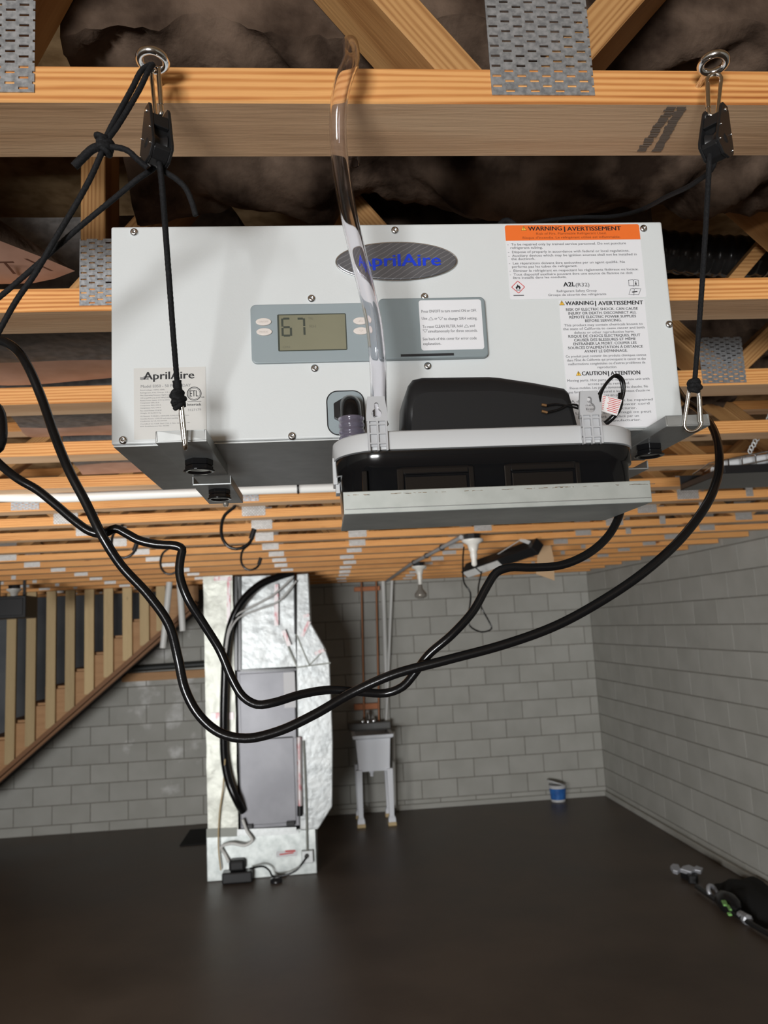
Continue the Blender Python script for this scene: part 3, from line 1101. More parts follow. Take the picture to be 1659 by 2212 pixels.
# open book with an i, and a manual
for (cx, cy, tilt) in ((1162, 536, 0), (1170, 607, 1)):
    p = F(o5[0] + cx * s5, o5[1] + cy * s5)
    sh = 10 * tilt
    out = [(-42 + sh, 26), (-8, 30), (0, 25), (8, 30), (42 + 1.6 * sh, 26), (42 - sh, -26), (8 - sh, -22), (-sh, -28), (-8 - sh, -24), (-42 - sh, -24)]
    pp = [V((p.x + x * k_, yt, p.z + z * k_)) for x, z in out]
    mb.tube(pp, 0.00028, 4, closed=True)
    mb.tube([pp[2], pp[7]], 0.00025, 4)
    if tilt:
        mb.bar(V((p.x - 22 * k_, yt, p.z - 2 * k_)), V((p.x + 24 * k_, yt, p.z + 3 * k_)), 0.0001, 8 * k_)
    else:
        text(mb, 'i', V((p.x + 14 * k_, yt, p.z - 15 * k_)), (1, 0, 0), (0, 0, 1), 10 * k_, 30 * k_, bold=0.03)
mb.obj('fire_heading', 'ink_black', wl)
mb = MB()
lines(mb, [('Risk of Fire. Flammable Refrigerant Used.', 370, 942, 140, 20), ("Risque d'incendie. Le réfrigérant utilisé est inflammable.", 260, 1055, 172, 20)], o5, s5, yt)
mb.obj('header_print', 'ink_brown', wl)
mb = MB()
lines(mb, [('-  To be repaired only by trained service personnel. Do not puncture', 135, 1100, 225, 20), ('refrigerant tubing.', 160, 422, 256, 20),
           ('-  Dispose of properly in accordance with federal or local regulations.', 140, 1128, 286, 20), ('-  Auxiliary devices which may be ignition sources shall not be installed in', 143, 1188, 316, 20),
           ('the ductwork.', 167, 360, 347, 20), ('-  Les réparations doivent être exécutées par un agent qualifié. Ne', 148, 1092, 378, 20), ('perforez pas les tubes de refrigerant.', 172, 705, 408, 20),
           ('-  Éliminer le réfrigérant en respectant les règlements fédéraux ou locaux.', 152, 1203, 438, 20), ('-  Tout dispositif auxiliaire pouvant être une source de flamme ne doit', 155, 1155, 468, 20),
           ('être installé dans les conduits.', 180, 617, 498, 20), ('(R32)', 691, 803, 563, 32), ('Refrigerant Safety Group', 537, 862, 607, 19), ('Groupe de sécurité des réfrigérants', 467, 940, 637, 19)], o5, s5, yt)
p = F(o5[0] + 227 * s5, o5[1] + 636 * s5)
mb.box((p.x - 44 * k_, yt, p.z - 4 * k_), (p.x + 44 * k_, yt + 0.0001, p.z + 4 * k_))
mb.obj('fire_print', 'ink_grey', wl)
mb = MB()
p = F(o5[0] + 222 * s5, o5[1] + 568 * s5)
dm = [V((p.x + x * k_, yt, p.z + z * k_)) for x, z in ((-55, 0), (0, -53), (55, 0), (0, 53))]
for i in range(4):
    mb.bar(dm[i], dm[(i + 1) % 4], 0.0001, 5.5 * k_, up=V((0, 0, 1)))
mb.obj('flame_diamond', 'ink_red', wl)


def caution(mby, mbk, cx, cy):
    p = F(o5[0] + cx * s5, o5[1] + cy * s5)
    mby.prism([(p.x - 22 * k_, p.z - 18 * k_), (p.x + 22 * k_, p.z - 18 * k_), (p.x, p.z + 20 * k_)], yt, yt + 0.0001)
    q = [V((p.x - 22 * k_, yt - 0.0001, p.z - 18 * k_)), V((p.x + 22 * k_, yt - 0.0001, p.z - 18 * k_)), V((p.x, yt - 0.0001, p.z + 20 * k_))]
    mbk.tube(q, 2.0 * k_, 4, closed=True)
    mbk.box((p.x - 2.5 * k_, yt - 0.0002, p.z - 4 * k_), (p.x + 2.5 * k_, yt - 0.0001, p.z + 11 * k_))
    mbk.box((p.x - 2.5 * k_, yt - 0.0002, p.z - 13 * k_), (p.x + 2.5 * k_, yt - 0.0001, p.z - 8 * k_))


mby, mbk = MB(), MB()
caution(mby, mbk, 267, 91)
mby.obj('warning_triangle', 'ink_yellow', wl)
mbk.obj('triangle_mark', 'ink_black', wl)

x0_, x1_ = F(1207, 650).x, F(1392, 650).x
z1_, z0_ = F(1300, 648).z, F(1330, 924).z
w2 = MB().box((x0_, yl, z0_), (x1_, D + 0.0005, z1_)).obj('shock_warning_label', 'label_white', dh)
mb = MB()
lines(mb, [('WARNING', 608, 836, 714, 33, 0.03), ('|', 850, 857, 714, 34, 0.02), ('AVERTISSEMENT', 875, 1240, 712, 33, 0.03), ], o5, s5, yt)
mb.obj('shock_heading', 'ink_black', w2)
mb = MB()
lines(mb, [('CAUTION', 742, 942, 1285, 33, 0.03), ('|', 955, 962, 1284, 34, 0.02),
           ('ATTENTION', 977, 1216, 1282, 33, 0.03)], o5, s5, yt)
mb.obj('caution_heading', 'ink_black', w2)
mb = MB()
lines(mb, [('RISK OF ELECTRIC SHOCK. CAN CAUSE', 612, 1197, 757, 22, 0.018), ('INJURY OR DEATH. DISCONNECT ALL', 632, 1185, 788, 22, 0.018), ('REMOTE ELECTRIC POWER SUPPLIES', 640, 1183, 819, 22, 0.018),
           ('BEFORE SERVICING.', 768, 1065, 850, 22, 0.018), ('RISQUE DE CHOCS ÉLECTRIQUES. PEUT', 632, 1218, 974, 22, 0.018), ('CAUSER DES BLESSURES ET MÊME', 677, 1180, 1005, 22, 0.018),
           ('ENTRAÎNER LA MORT. COUPER LES', 673, 1187, 1036, 22, 0.018), ("SOURCES D'ALIMENTATION À DISTANCE", 628, 1238, 1067, 22, 0.018), ('AVANT LE DÉPANNAGE.', 762, 1113, 1098, 22, 0.018)], o5, s5, yt)
mat('ink_dark', (0.06, 0.06, 0.062), rough=0.6)
mb.obj('shock_capitals', 'ink_dark', w2)
mb = MB()
lines(mb, [('This product may contain chemicals known to', 597, 1237, 882, 20), ('the state of California to cause cancer and birth', 588, 1252, 912, 20), ('defects or other reproductive harm.', 678, 1170, 943, 20),
           ('Ce produit peut contenir des produits chimiques connus', 610, 1265, 1135, 20), ("dans l'État de Californie qui provoquent le cancer et des", 620, 1262, 1166, 20),
           ("malformations congénitales ou d'autres problèmes de", 630, 1258, 1197, 20), ('reproduction.', 868, 1028, 1228, 20)], o5, s5, yt)
mb.obj('shock_print', 'ink_grey', w2)
mb = MB()
lines(mb, [('Moving parts. Hot parts. Do not operate unit with', 622, 1292, 1331, 20),
           ('access panels removed.', 790, 1132, 1362, 20), ('Pièces mobiles. Les pièces deviennent très chaudes. Ne', 643, 1280, 1393, 20), ("pas faire fonctionner l'appareil si les panneaux d'accès ne", 634, 1295, 1425, 20),
           ('sont pas en place.', 850, 1092, 1456, 20), ('A damaged cord cannot be repaired', 652, 1318, 1500, 20), ('and needs a new power cord', 680, 1292, 1532, 20), ('from the manufacturer.', 775, 1187, 1565, 20),
           ('Un cordon endommagé ne peut', 690, 1307, 1597, 20), ('être réparé, remplacé par un', 770, 1205, 1630, 20), ('de même manufacturier.', 770, 1225, 1663, 20)], o5, s5, yt)
mb.obj('caution_print', 'ink_grey', w2)
mby, mbk = MB(), MB()
caution(mby, mbk, 577, 698)
caution(mby, mbk, 713, 1272)
mby.obj('warning_triangle', 'ink_yellow', w2)
mbk.obj('triangle_mark', 'ink_black', w2)

# drain recess, fitting and short hose
a, b_ = fx(705, 846), fx(790, 953)
rc = MB().prism(rrect(a[0], mz0 + 0.004, b_[0], a[1], 0.012, 8), D - 0.0006, D + 0.0004).obj('drain_recess', 'panel_grey', dh)
mb = MB()
mb.tube([V((x, D - 0.0004, z)) for x, z in rrect(a[0], mz0 + 0.004, b_[0], a[1], 0.012, 8)], 0.0007, 5, closed=True)
mb.obj('recess_edge', 'ink_black', rc)
p = F(749, 889)
mb = MB()
mb.prism([(p.x + 0.0165 * math.cos(R(60 * k + 30)), p.z + 0.0165 * math.sin(R(60 * k + 30))) for k in range(6)], D - 0.006, D)
nut = mb.obj('drain_nut', 'black_satin', dh, bevel=0.0008)
e0 = S(755, 884, D - 0.004)
e1 = S(757, 866, D - 0.034)
el = spline([V((e0.x, D - 0.001, e0.z)), V((e0.x, D - 0.020, e0.z)), V((e0.x, D - 0.030, e0.z - 0.006)), V((e0.x, D - 0.032, e0.z - 0.020)), V((e0.x, D - 0.033, e0.z - 0.031))], 0.003)
mb = MB()
mb.tube(el, 0.0112, 18)
mb.obj('drain_elbow', 'black_rubber', dh)
hx = e0.x
mb = MB()
hp = [V((hx, D - 0.033, e0.z - 0.018 - 0.0012 * k)) for k in range(34)]
mb.tube(hp, [0.0138 if (k // 3) % 2 == 0 and k < 20 else 0.0128 for k in range(34)], 20, inner=0.0113)
tag(mb.obj('drain_hose', 'hose_smoke', dh), 'short smoky clear drain hose')

# ---- mounting channels under the cabinet


def knob(parent, px, py, zt, r=0.0165, h=0.013):
    c = SZ(px, py, zt)
    mb = MB()
    fr = frame((c.x, c.y, zt), (0, 0, -1), (1, 0.2, 0))
    for z0, z1, rr in ((0.0, h * 0.5, r * 0.94), (h * 0.53, h * 0.92, r * 0.94)):
        mb.lathe([(rr, z0), (rr, z1)], fr, 6, smooth=False)
    mb.lathe([(r * 0.85, h * 0.48), (r * 0.85, h * 0.55)], fr, 6, smooth=False)
    mb.lathe([(r * 1.02, h * 0.9), (r * 1.06, h * 0.96), (r * 1.02, h * 1.04), (r * 0.78, h * 1.04), (r * 0.7, h * 0.9)], fr, 24)
    mb.obj('knob', 'black_plastic', parent, bevel=0.0004, seg=1)


def channel(x0, x1, y0, y1, zb, zt, lip, name='mounting_channel'):
    mb = MB()
    t_ = 0.0016
    mb.box((x0, y0, zb), (x1, y1, zb + t_))
    mb.box((x0, y0, zb + t_), (x0 + t_, y1, zt))
    mb.box((x1 - t_, y0, zb + t_), (x1, y1, zt))
    if lip:
        mb.box((x0 + t_, y0, zb + t_), (x1 - t_, y0 + t_, zt))
    return mb.obj(name, 'galv', dh, bevel=0.0005, seg=1)


CY = 0.782
cl = [S(336, 955, CY).x, S(447, 957, CY).x]
cr_ = [S(1441, 932, CY).x, S(1536, 931, CY).x]
for (x0, x1), kA, kB in ((cl, (430, 994), (474, 1058)), (cr_, (1400, 962), (1330, 985))):
    chA = channel(x0, x1, CY, 0.957, 2.2175, mz0 - 0.0006, True)
    knob(chA, kA[0], kA[1], 2.2175)
    chB = channel(x0 + 0.008, x1 + 0.004, 0.955, 1.098, 2.2055, 2.2170, False, 'rear_channel')
    knob(chB, kB[0], kB[1], 2.2055, 0.0145, 0.012)
    mb = MB()
    mb.lathe([(0.004, 0), (0.004, 0.003), (0.0025, 0.005)], frame(((x0 + x1) / 2 + 0.006, 1.093, 2.2055), (0, 0, -1)), 12)
    mb.obj('end_screw', 'bulb_dark', chB)

# ================================================================== HANGING GEAR
ropes_lab = {'L': 'left', 'R': 'right'}


def eye_bolt(px, py, label):
    c = S(px, py, 0.664)
    t = thing('eye_bolt', (c.x, 0.664, c.z), label, 'eye bolt', 'eye bolts in the first truss')
    mb = MB()
    tilt = frame(c, (0.05, 0.10, 1))
    mb.tube([tilt @ V((0.0118 * math.cos(a), 0.0118 * math.sin(a), 0)) for a in [2 * PI * k / 40 for k in range(40)]], 0.0037, 12, closed=True)
    mb.obj('ring', 'zinc', t)
    mb = MB()
    mb.tube([V((c.x, 0.664 + 0.011, c.z)), V((c.x, 0.690, c.z)), V((c.x, 0.7, c.z))], [0.0034, 0.003, 0.003], 12)
    mb.obj('shank', 'zinc', t)
    return c


eL = eye_bolt(330, 131, 'zinc eye bolt on the first truss above the left rope ratchet')
eR = eye_bolt(1541, 137, 'zinc eye bolt on the first truss above the right rope ratchet')


def carabiner(top, bot, wt, wb_, side, r, label, gate=1):
    """pear-shaped snap hook between two points; side = unit vector across it"""
    top, bot, side = V(top), V(bot), V(side).normalized()
    ax = (bot - top)
    L = ax.length
    ax.normalize()
    pts = []
    for k in range(13):
        a = PI * k / 12
        pts.append(top + ax * (wt / 2 - math.sin(a) * wt / 2) - side * (math.cos(a) * wt / 2))
    for k in range(13):
        a = PI * k / 12
        pts.append(top + ax * (L - wb_ / 2 + math.sin(a) * wb_ / 2) + side * (math.cos(a) * wb_ / 2))
    loop = []
    n = len(pts)
    for i in range(n):
        a, b = pts[i], pts[(i + 1) % n]
        m = max(1, int((b - a).length / 0.004))
        loop += [a + (b - a) * (j / m) for j in range(m)]
    t = thing('carabiner', top, label, 'carabiner', 'snap hooks on the hanging ropes')
    MB().tube(loop, r, 10, closed=True).obj('body', 'nickel', t)
    g0 = top + ax * (L * 0.22) + side * gate * (wt / 2 + (wb_ - wt) / 2 * 0.22)
    g1 = top + ax * (L * 0.80) + side * gate * (wt / 2 + (wb_ - wt) / 2 * 0.80)
    MB().tube([g0, g0 + (g1 - g0) * 0.5, g1], r * 1.22, 10).obj('gate', 'nickel', t)
    return t


# left: hook seen nearly edge-on
carabiner(S(334, 148, 0.660), S(343, 252, 0.655), 0.0105, 0.0085, (0.75, -0.65, 0), 0.0019, 'nickel snap hook between the left eye bolt and ratchet')
carabiner(S(1543, 160, 0.660), S(1540, 250, 0.655), 0.0135, 0.0085, (1, -0.15, 0), 0.0019, 'nickel snap hook between the right eye bolt and ratchet', gate=-1)


def ratchet(ptop, pbot, ang, label):
    t = thing('rope_ratchet', ptop, label, 'pulley', 'rope ratchets under the eye bolts')
    ptop, pbot = V(ptop), V(pbot)
    z = (ptop - pbot)
    L = z.length
    fr = frame(pbot, z, (math.cos(ang), math.sin(ang), 0))
    w = 0.0152
    poly = [(-0.0045, L), (0.0045, L), (0.0068, L - 0.004), (0.0115, L * 0.55), (w, L * 0.25), (w * 0.98, L * 0.16), (0.007, 0.0012), (-0.004, 0), (-w * 0.98, L * 0.15), (-w, L * 0.26), (-0.0115, L * 0.56), (-0.0068, L - 0.004)]
    for s_ in (-1, 1):
        MB().prism(poly, s_ * 0.0085 - 0.0014, s_ * 0.0085 + 0.0014, fr).obj('side_plate', 'black_matte', t, bevel=0.0006)
    mb = MB()
    mb.prism([(-0.0135, L * 0.12), (-0.003, L * 0.02), (0.006, L * 0.025), (0.0138, L * 0.13), (0.0144, L * 0.2), (-0.0144, L * 0.2)], -0.0072, 0.0072, fr)
    mb.obj('lower_block', 'black_matte', t, bevel=0.0006, seg=1)
    mb = MB()
    mb.prism([(-0.0108, L * 0.56), (0.0108, L * 0.56), (0.0078, L * 0.80), (-0.0078, L * 0.80)], -0.0072, 0.0072, fr)
    mb.obj('upper_block', 'black_matte', t, bevel=0.0006, seg=1)
    mb = MB()
    mb.prism([(-0.006, L * 0.18), (0.006, L * 0.18), (0.006, L * 0.58), (-0.006, L * 0.58)], -0.0072, 0.0072, fr)
    mb.obj('core', 'black_matte', t)
    mb = MB()
    wf = frame(fr @ V((0, -0.006, L * 0.36)), fr.to_3x3() @ V((0, 1, 0)))
    mb.lathe([(0.0105, 0), (0.008, 0.005), (0.008, 0.007), (0.0105, 0.012)], wf, 20)
    mb.obj('wheel', 'black_satin', t)
    for s_ in (-1, 1):
        mb = MB()
        for (x, z_), r_ in (((0, L - 0.006), 0.0019), ((0.0098, L * 0.5), 0.0009), ((-0.0098, L * 0.5), 0.0009), ((0.0118, L * 0.2), 0.0009), ((-0.0118, L * 0.2), 0.0009)):
            mb.lathe([(r_, 0), (r_, 0.0006), (r_ * 0.5, 0.0012)], frame(fr @ V((x, s_ * 0.0098, z_)), fr.to_3x3() @ V((0, s_, 0))), 10)
        tag(mb.obj('rivets', 'screw_steel', t), kind='stuff')
        mb = MB()
        mb.lathe([(0.0048, 0), (0.004, 0.0006), (0.002, 0.0011), (0.0002, 0.0012)], frame(fr @ V((0, s_ * 0.0098, L * 0.33)), fr.to_3x3() @ V((0, s_, 0))), 16)
        mb.obj('axle_boss', 'black_matte', t)


ratchet(S(340, 236, 0.652), S(338, 357, 0.648), R(-57), 'black rope ratchet hanging under the left eye bolt')
ratchet(S(1545, 236, 0.652), S(1547, 345, 0.648), R(36), 'black rope ratchet hanging under the right eye bolt')

RR = 0.0026


def rope(mb, pts, r=RR, step=0.0022):
    return mb.tube(spline(pts, step), r, 10, braid=0.10, pitch=0.010)


def knot(mb, c, r=0.0065, k=1.0, seed=0):
    """a few overlapping turns of rope pulled tight"""
    c = V(c)
    rnd = random.Random(seed)
    for i in range(3):
        f = frame(c + V((rnd.uniform(-.0014, .0014), rnd.uniform(-.001, .001), (i - 1) * 0.0016)), (rnd.uniform(-0.8, 0.8), rnd.uniform(-0.5, 0.5), 1))
        rad = r * rnd.uniform(0.72, 0.9)
        mb.tube([f @ V((rad * 1.15 * math.cos(2 * PI * q / 26), rad * 0.8 * math.sin(2 * PI * q / 26), 0)) for q in range(26)], RR * 1.02, 10, closed=True, braid=0.08, pitch=0.010)


HL = S(390, 902, 0.770)
hr = thing('hanging_rope', S(345, 358, 0.648), 'black braided rope from the left ratchet down to the left bracket', 'rope', 'black suspension ropes')
mb = MB()
rope(mb, path([(341, 335, 0.648), (347, 372, 0.648), (362, 560, 0.69), (374, 720, 0.727), (383, 830, 0.762)]))
mb.obj('cord', 'rope_black', hr)
mb = MB()
rope(mb, path([(382, 822, 0.760), (385, 845, 0.762), (393, 880, 0.764)]), r=0.0042)
for k_i, (kx_, ky_) in enumerate(((381, 853), (387, 863), (384, 872))):
    knot(mb, S(kx_, ky_, 0.762), 0.0052, 0.7, k_i)
mb.obj('knot', 'rope_black', hr)
carabiner(S(390, 866, 0.764), S(401, 969, 0.776), 0.0085, 0.0085, (0.35, -0.94, 0), 0.0019, 'nickel snap hook through the left bracket lip', gate=-1)

hr2 = thing('hanging_rope', S(1535, 345, 0.648), 'black braided rope from the right ratchet down to the right bracket', 'rope', 'black suspension ropes')
mb = MB()
rope(mb, path([(1533, 325, 0.648), (1532, 350, 0.648), (1524, 500, 0.68), (1512, 680, 0.725), (1500, 832, 0.765)]))
mb.obj('cord', 'rope_black', hr2)
mb = MB()
for k_i, (kx_, ky_) in enumerate(((1497, 828), (1503, 834), (1499, 840))):
    knot(mb, S(kx_, ky_, 0.764), 0.0056, 0.7, k_i + 5)
mb.obj('knot', 'rope_black', hr2)
carabiner(S(1499, 836, 0.768), S(1496, 932, 0.778), 0.0095, 0.0175, (1, -0.3, 0), 0.0020, 'nickel snap hook through the right bracket lip')

# tail of the left rope, tied to the eye
tr = thing('tied_rope', eL, 'slack black rope knotted from the left eye bolt, running off to the left', 'rope')
mb = MB()
rope(mb, path([(326, 140, 0.655), (308, 150, 0.652), (285, 192, 0.650), (240, 275, 0.648), (228, 300, 0.648)]))
rope(mb, path([(330, 140, 0.655), (321, 152, 0.650), (300, 195, 0.648), (252, 275, 0.645), (232, 302, 0.645)]))
rope(mb, path([(222, 325, 0.645), (195, 385, 0.65), (165, 440, 0.66), (120, 515, 0.67), (75, 592, 0.68), (35, 650, 0.69), (0, 712, 0.70), (-40, 790, 0.71)]))
mb.obj('cord', 'rope_black', tr)
mb = MB()
for k_i, (kx_, ky_) in enumerate(((224, 303), (229, 312), (227, 322))):
    knot(mb, S(kx_, ky_, 0.645), 0.0052, 0.8, k_i + 9)
mb.obj('knot', 'rope_black', tr)
mb = MB()
rope(mb, path([(226, 312, 0.645), (200, 322, 0.645), (180, 340, 0.646), (160, 360, 0.648)]), r=0.0038)
rope(mb, path([(229, 318, 0.645), (250, 318, 0.642), (275, 325, 0.642), (300, 347, 0.645), (318, 362, 0.648)]))
mb.obj('loose_end', 'rope_black', tr)
tr2 = thing('ratchet_tail', S(330, 366, 0.648), 'slack black rope tail from the left ratchet, running off at left', 'rope')
mb = MB()
rope(mb, path([(334, 361, 0.662), (326, 368, 0.658), (300, 385, 0.655), (245, 430, 0.665), (170, 492, 0.675), (80, 572, 0.69), (0, 641, 0.70), (-40, 672, 0.705)]))
mb.obj('cord', 'rope_black', tr2)
mb = MB()
rope(mb, path([(343, 361, 0.662), (358, 372, 0.655), (380, 386, 0.654), (400, 405, 0.656), (414, 435, 0.658), (423, 466, 0.660)]))
mb.obj('loose_end', 'rope_black', tr2)
tr3 = thing('ratchet_tail', S(1548, 345, 0.648), 'slack black rope tail from the right ratchet, drooping behind the cabinet', 'rope')
mb = MB()
rope(mb, path([(1546, 335, 0.652), (1540, 360, 0.66), (1500, 395, 0.70), (1440, 425, 0.77), (1380, 455, 0.85), (1320, 468, 0.92), (1240, 470, 0.98), (1150, 482, 1.02), (1110, 500, 1.04)]))
mb.obj('cord', 'rope_black', tr3)
mb = MB()
rope(mb, path([(1070, 500, 0.98), (1085, 480, 0.98), (1095, 476, 0.98), (1112, 486, 0.98), (1120, 500, 0.98)]), r=0.004)
mb.obj('loose_end', 'rope_black', tr3)

# ================================================================== CONDENSATE PUMP AND SHELF
PY_ = 0.690
sh = thing('pump_shelf', (0.16, 0.68, 2.1225), 'galvanised steel angle shelf under the black pump', 'shelf')
x0 = S(743, 1112, 0.68).x
x1 = S(1408, 1085, 0.68).x
zb = (S(743, 1112, 0.68).z + S(1408, 1085, 0.68).z) / 2
zt = (S(745, 1064, 0.68).z + S(1405, 1037, 0.68).z) / 2
MB().box((x0, 0.6785, zb), (x1, 0.6805, zt)).obj('front_lip', 'shelf_galv', sh, bevel=0.0007)
MB().box((x0, 0.6805, zb), (x1, 0.797, zb + 0.002)).obj('plate', 'galv_dull', sh, bevel=0.0005, seg=1)
mb = MB()
mb.tube([V((x0 + 0.001, 0.6783, zb + 0.0042)), V((x1 - 0.001, 0.6783, zb + 0.0042))], 0.0004, 6)
mb.obj('bend_line', 'galv', sh)

mb = MB()
rw_ = random.Random(3)
for k in range(46):
    xk = x0 + (x1 - x0) * rw_.random()
    mb.bar(V((xk, 0.6783, zt - 0.0034 + rw_.uniform(-0.0004, 0.0004))), V((xk + rw_.uniform(0.001, 0.006), 0.6783, zt - 0.0034 + rw_.uniform(-0.0004, 0.0004))), 0.0003, rw_.uniform(0.0002, 0.0006))
tag(mb.obj('worn_edge', 'zinc', sh), 'bright scratched line', kind='stuff')

pump = thing('condensate_pump', (0.155, 0.75, zb + 0.003), 'black condensate pump with grey lid sitting on the steel shelf', 'pump')
lx0, lx1 = S(721, 985, 0.725).x, S(1362, 940, 0.725).x
tz0 = zb + 0.003
lz0 = S(1000, 966, PY_).z
lz1 = S(1000, 926, PY_).z
yb_ = 0.828


def rr_xy(x0, y0, x1, y1, r, n=8):
    return rrect(x0, y0, x1, y1, r, n)


def loft(mb, sections, smooth=True, caps=True):
    """sections: lists of 3-D points, equal length"""
    n = len(sections[0])
    vs = [p for s_ in sections for p in s_]
    mb.add(vs, [(i * n + k, i * n + (k + 1) % n, (i + 1) * n + (k + 1) % n, (i + 1) * n + k) for i in range(len(sections) - 1) for k in range(n)], smooth)
    if caps:
        mb.add(sections[0], [tuple(reversed(range(n)))])
        mb.add(sections[-1], [tuple(range(n))])


mb = MB()
tw = 0.004
secs = []
for z, ins in ((tz0, 0.0085), (tz0 + 0.004, 0.0068), (lz0 - 0.016, 0.0052), (lz0 - 0.0155, 0.0018), (lz0 - 0.001, 0.0012)):
    secs.append([V((x, y, z)) for x, y in rr_xy(lx0 + ins, PY_ + ins * 0.5, lx1 - ins, yb_ - ins, 0.045 - ins)])
loft(mb, secs, smooth=False)
tank = mb.obj('tank', 'black_plastic', pump)
for pl in tank.data.polygons:
    pl.use_smooth = len(pl.vertices) == 4
# raised rectangular panels on the tank's front
for xa, xb_ in ((855, 1022), (1087, 1252)):
    a = S(xa, 990, PY_)
    b2 = S(xb_, 985, PY_)
    mb = MB()
    zz = lz0 - 0.0175
    yq = PY_ + 0.0022
    for (u0, u1, v0, v1, dd) in ((a.x, b2.x, tz0 + 0.004, zz, 0.0016), (a.x + 0.006, b2.x - 0.004, tz0 + 0.004, zz - 0.0065, -0.0012)):
        mb.box((u0, yq - dd - 0.0008, v0), (u1, yq + 0.004, v1))
    mb2 = MB()
    mb2.box((a.x, yq - 0.0022, tz0 + 0.004), (a.x + 0.006, yq + 0.003, zz))
    mb2.box((b2.x - 0.005, yq - 0.0022, tz0 + 0.004), (b2.x, yq + 0.003, zz))
    mb2.box((a.x + 0.006, yq - 0.0022, zz - 0.006), (b2.x - 0.005, yq + 0.003, zz))
    mb2.obj('raised_frame', 'black_plastic', tank, bevel=0.0012, seg=2)
    MB().box((a.x + 0.0075, yq - 0.0004, tz0 + 0.004), (b2.x - 0.0065, yq + 0.003, zz - 0.0075)).obj('inset_panel', 'black_plastic', tank, bevel=0.0008, seg=2)
mb2 = MB()
a, b2 = S(735, 1000, PY_ + 0.02), S(788, 1000, PY_)
mb2.box((b2.x - 0.003, PY_ + 0.0004, tz0 + 0.004), (b2.x + 0.0018, PY_ + 0.006, lz0 - 0.0185))
mb2.obj('corner_rib', 'black_plastic', tank, bevel=0.001)
# lid
mb = MB()
secs = []
for z, ins in ((lz0, 0.0), (lz1 - 0.002, -0.0004), (lz1, 0.0018), (lz1 + 0.0004, 0.006)):
    secs.append([V((x, y, z)) for x, y in rr_xy(lx0 + ins, PY_ - 0.0015 + ins, lx1 - ins, yb_ - ins, 0.046)])
loft(mb, secs)
lid = mb.obj('lid', 'lid_grey', pump)
for pl in lid.data.polygons:
    pl.use_smooth = len(pl.vertices) == 4
mb = MB()
a, b2 = S(850, 915, 0.735), S(1250, 905, 0.735)
mb.prism(rrect(a.x, lz1, b2.x + 0.002, lz1 + 0.0045, 0.001, 2), 0.727, 0.815)
mb.obj('lid_rim', 'lid_grey', lid, bevel=0.0008)
# motor cover (sloping towards the right end)
YC = 0.735
pts2 = [(872, 917), (877, 850), (884, 826), (894, 813), (915, 808), (1060, 806), (1085, 808), (1150, 818), (1222, 832), (1232, 842), (1240, 870), (1252, 908)]
poly = [(S(x, y, YC).x, S(x, y, YC).z) for x, y in pts2]
poly[0] = (poly[0][0], lz1 + 0.004)
poly[-1] = (poly[-1][0], lz1 + 0.004)
cx_ = sum(p[0] for p in poly) / len(poly)
cz_ = min(p[1] for p in poly)
mb = MB()
secs = []
for y, kx_, kz_ in ((YC - 0.002, 0.93, 0.70), (YC - 0.0005, 0.975, 0.86), (YC + 0.004, 0.99, 0.95), (YC + 0.012, 1.0, 1.0), (0.80, 1.0, 1.0), (0.812, 0.97, 0.95)):
    secs.append([V((cx_ + (x - cx_) * kx_, y, cz_ + (z - cz_) * kz_)) for x, z in poly])
loft(mb, secs)
mc = mb.obj('motor_cover', 'black_matte', pump)
for pl in mc.data.polygons:
    pl.use_smooth = len(pl.vertices) == 4
mb = MB()
a = S(868, 912, 0.74)
mb.box((a.x - 0.002, 0.735, lz1), (a.x + 0.006, 0.75, lz1 + 0.009))
mb.obj('cover_clip', 'black_satin', pump, bevel=0.001)
# outlet spigot where the clear tube starts
mb = MB()
a = a_sp = S(822, 925, 0.752)
mb.lathe([(0.0125, 0), (0.0125, 0.006), (0.008, 0.009), (0.0075, 0.022), (0.009, 0.024), (0.007, 0.030)], frame((a.x, 0.758, lz1), (0, 0, 1)), 18)
tag(mb.obj('outlet_spigot', 'lid_grey', pump), 'pale grey outlet spigot')
mb = MB()
a = S(858, 905, 0.76)
mb.box((a.x - 0.008, 0.752, lz1), (a.x + 0.007, 0.775, lz1 + 0.016))
mb.obj('check_valve_base', 'lid_grey', pump, bevel=0.001)


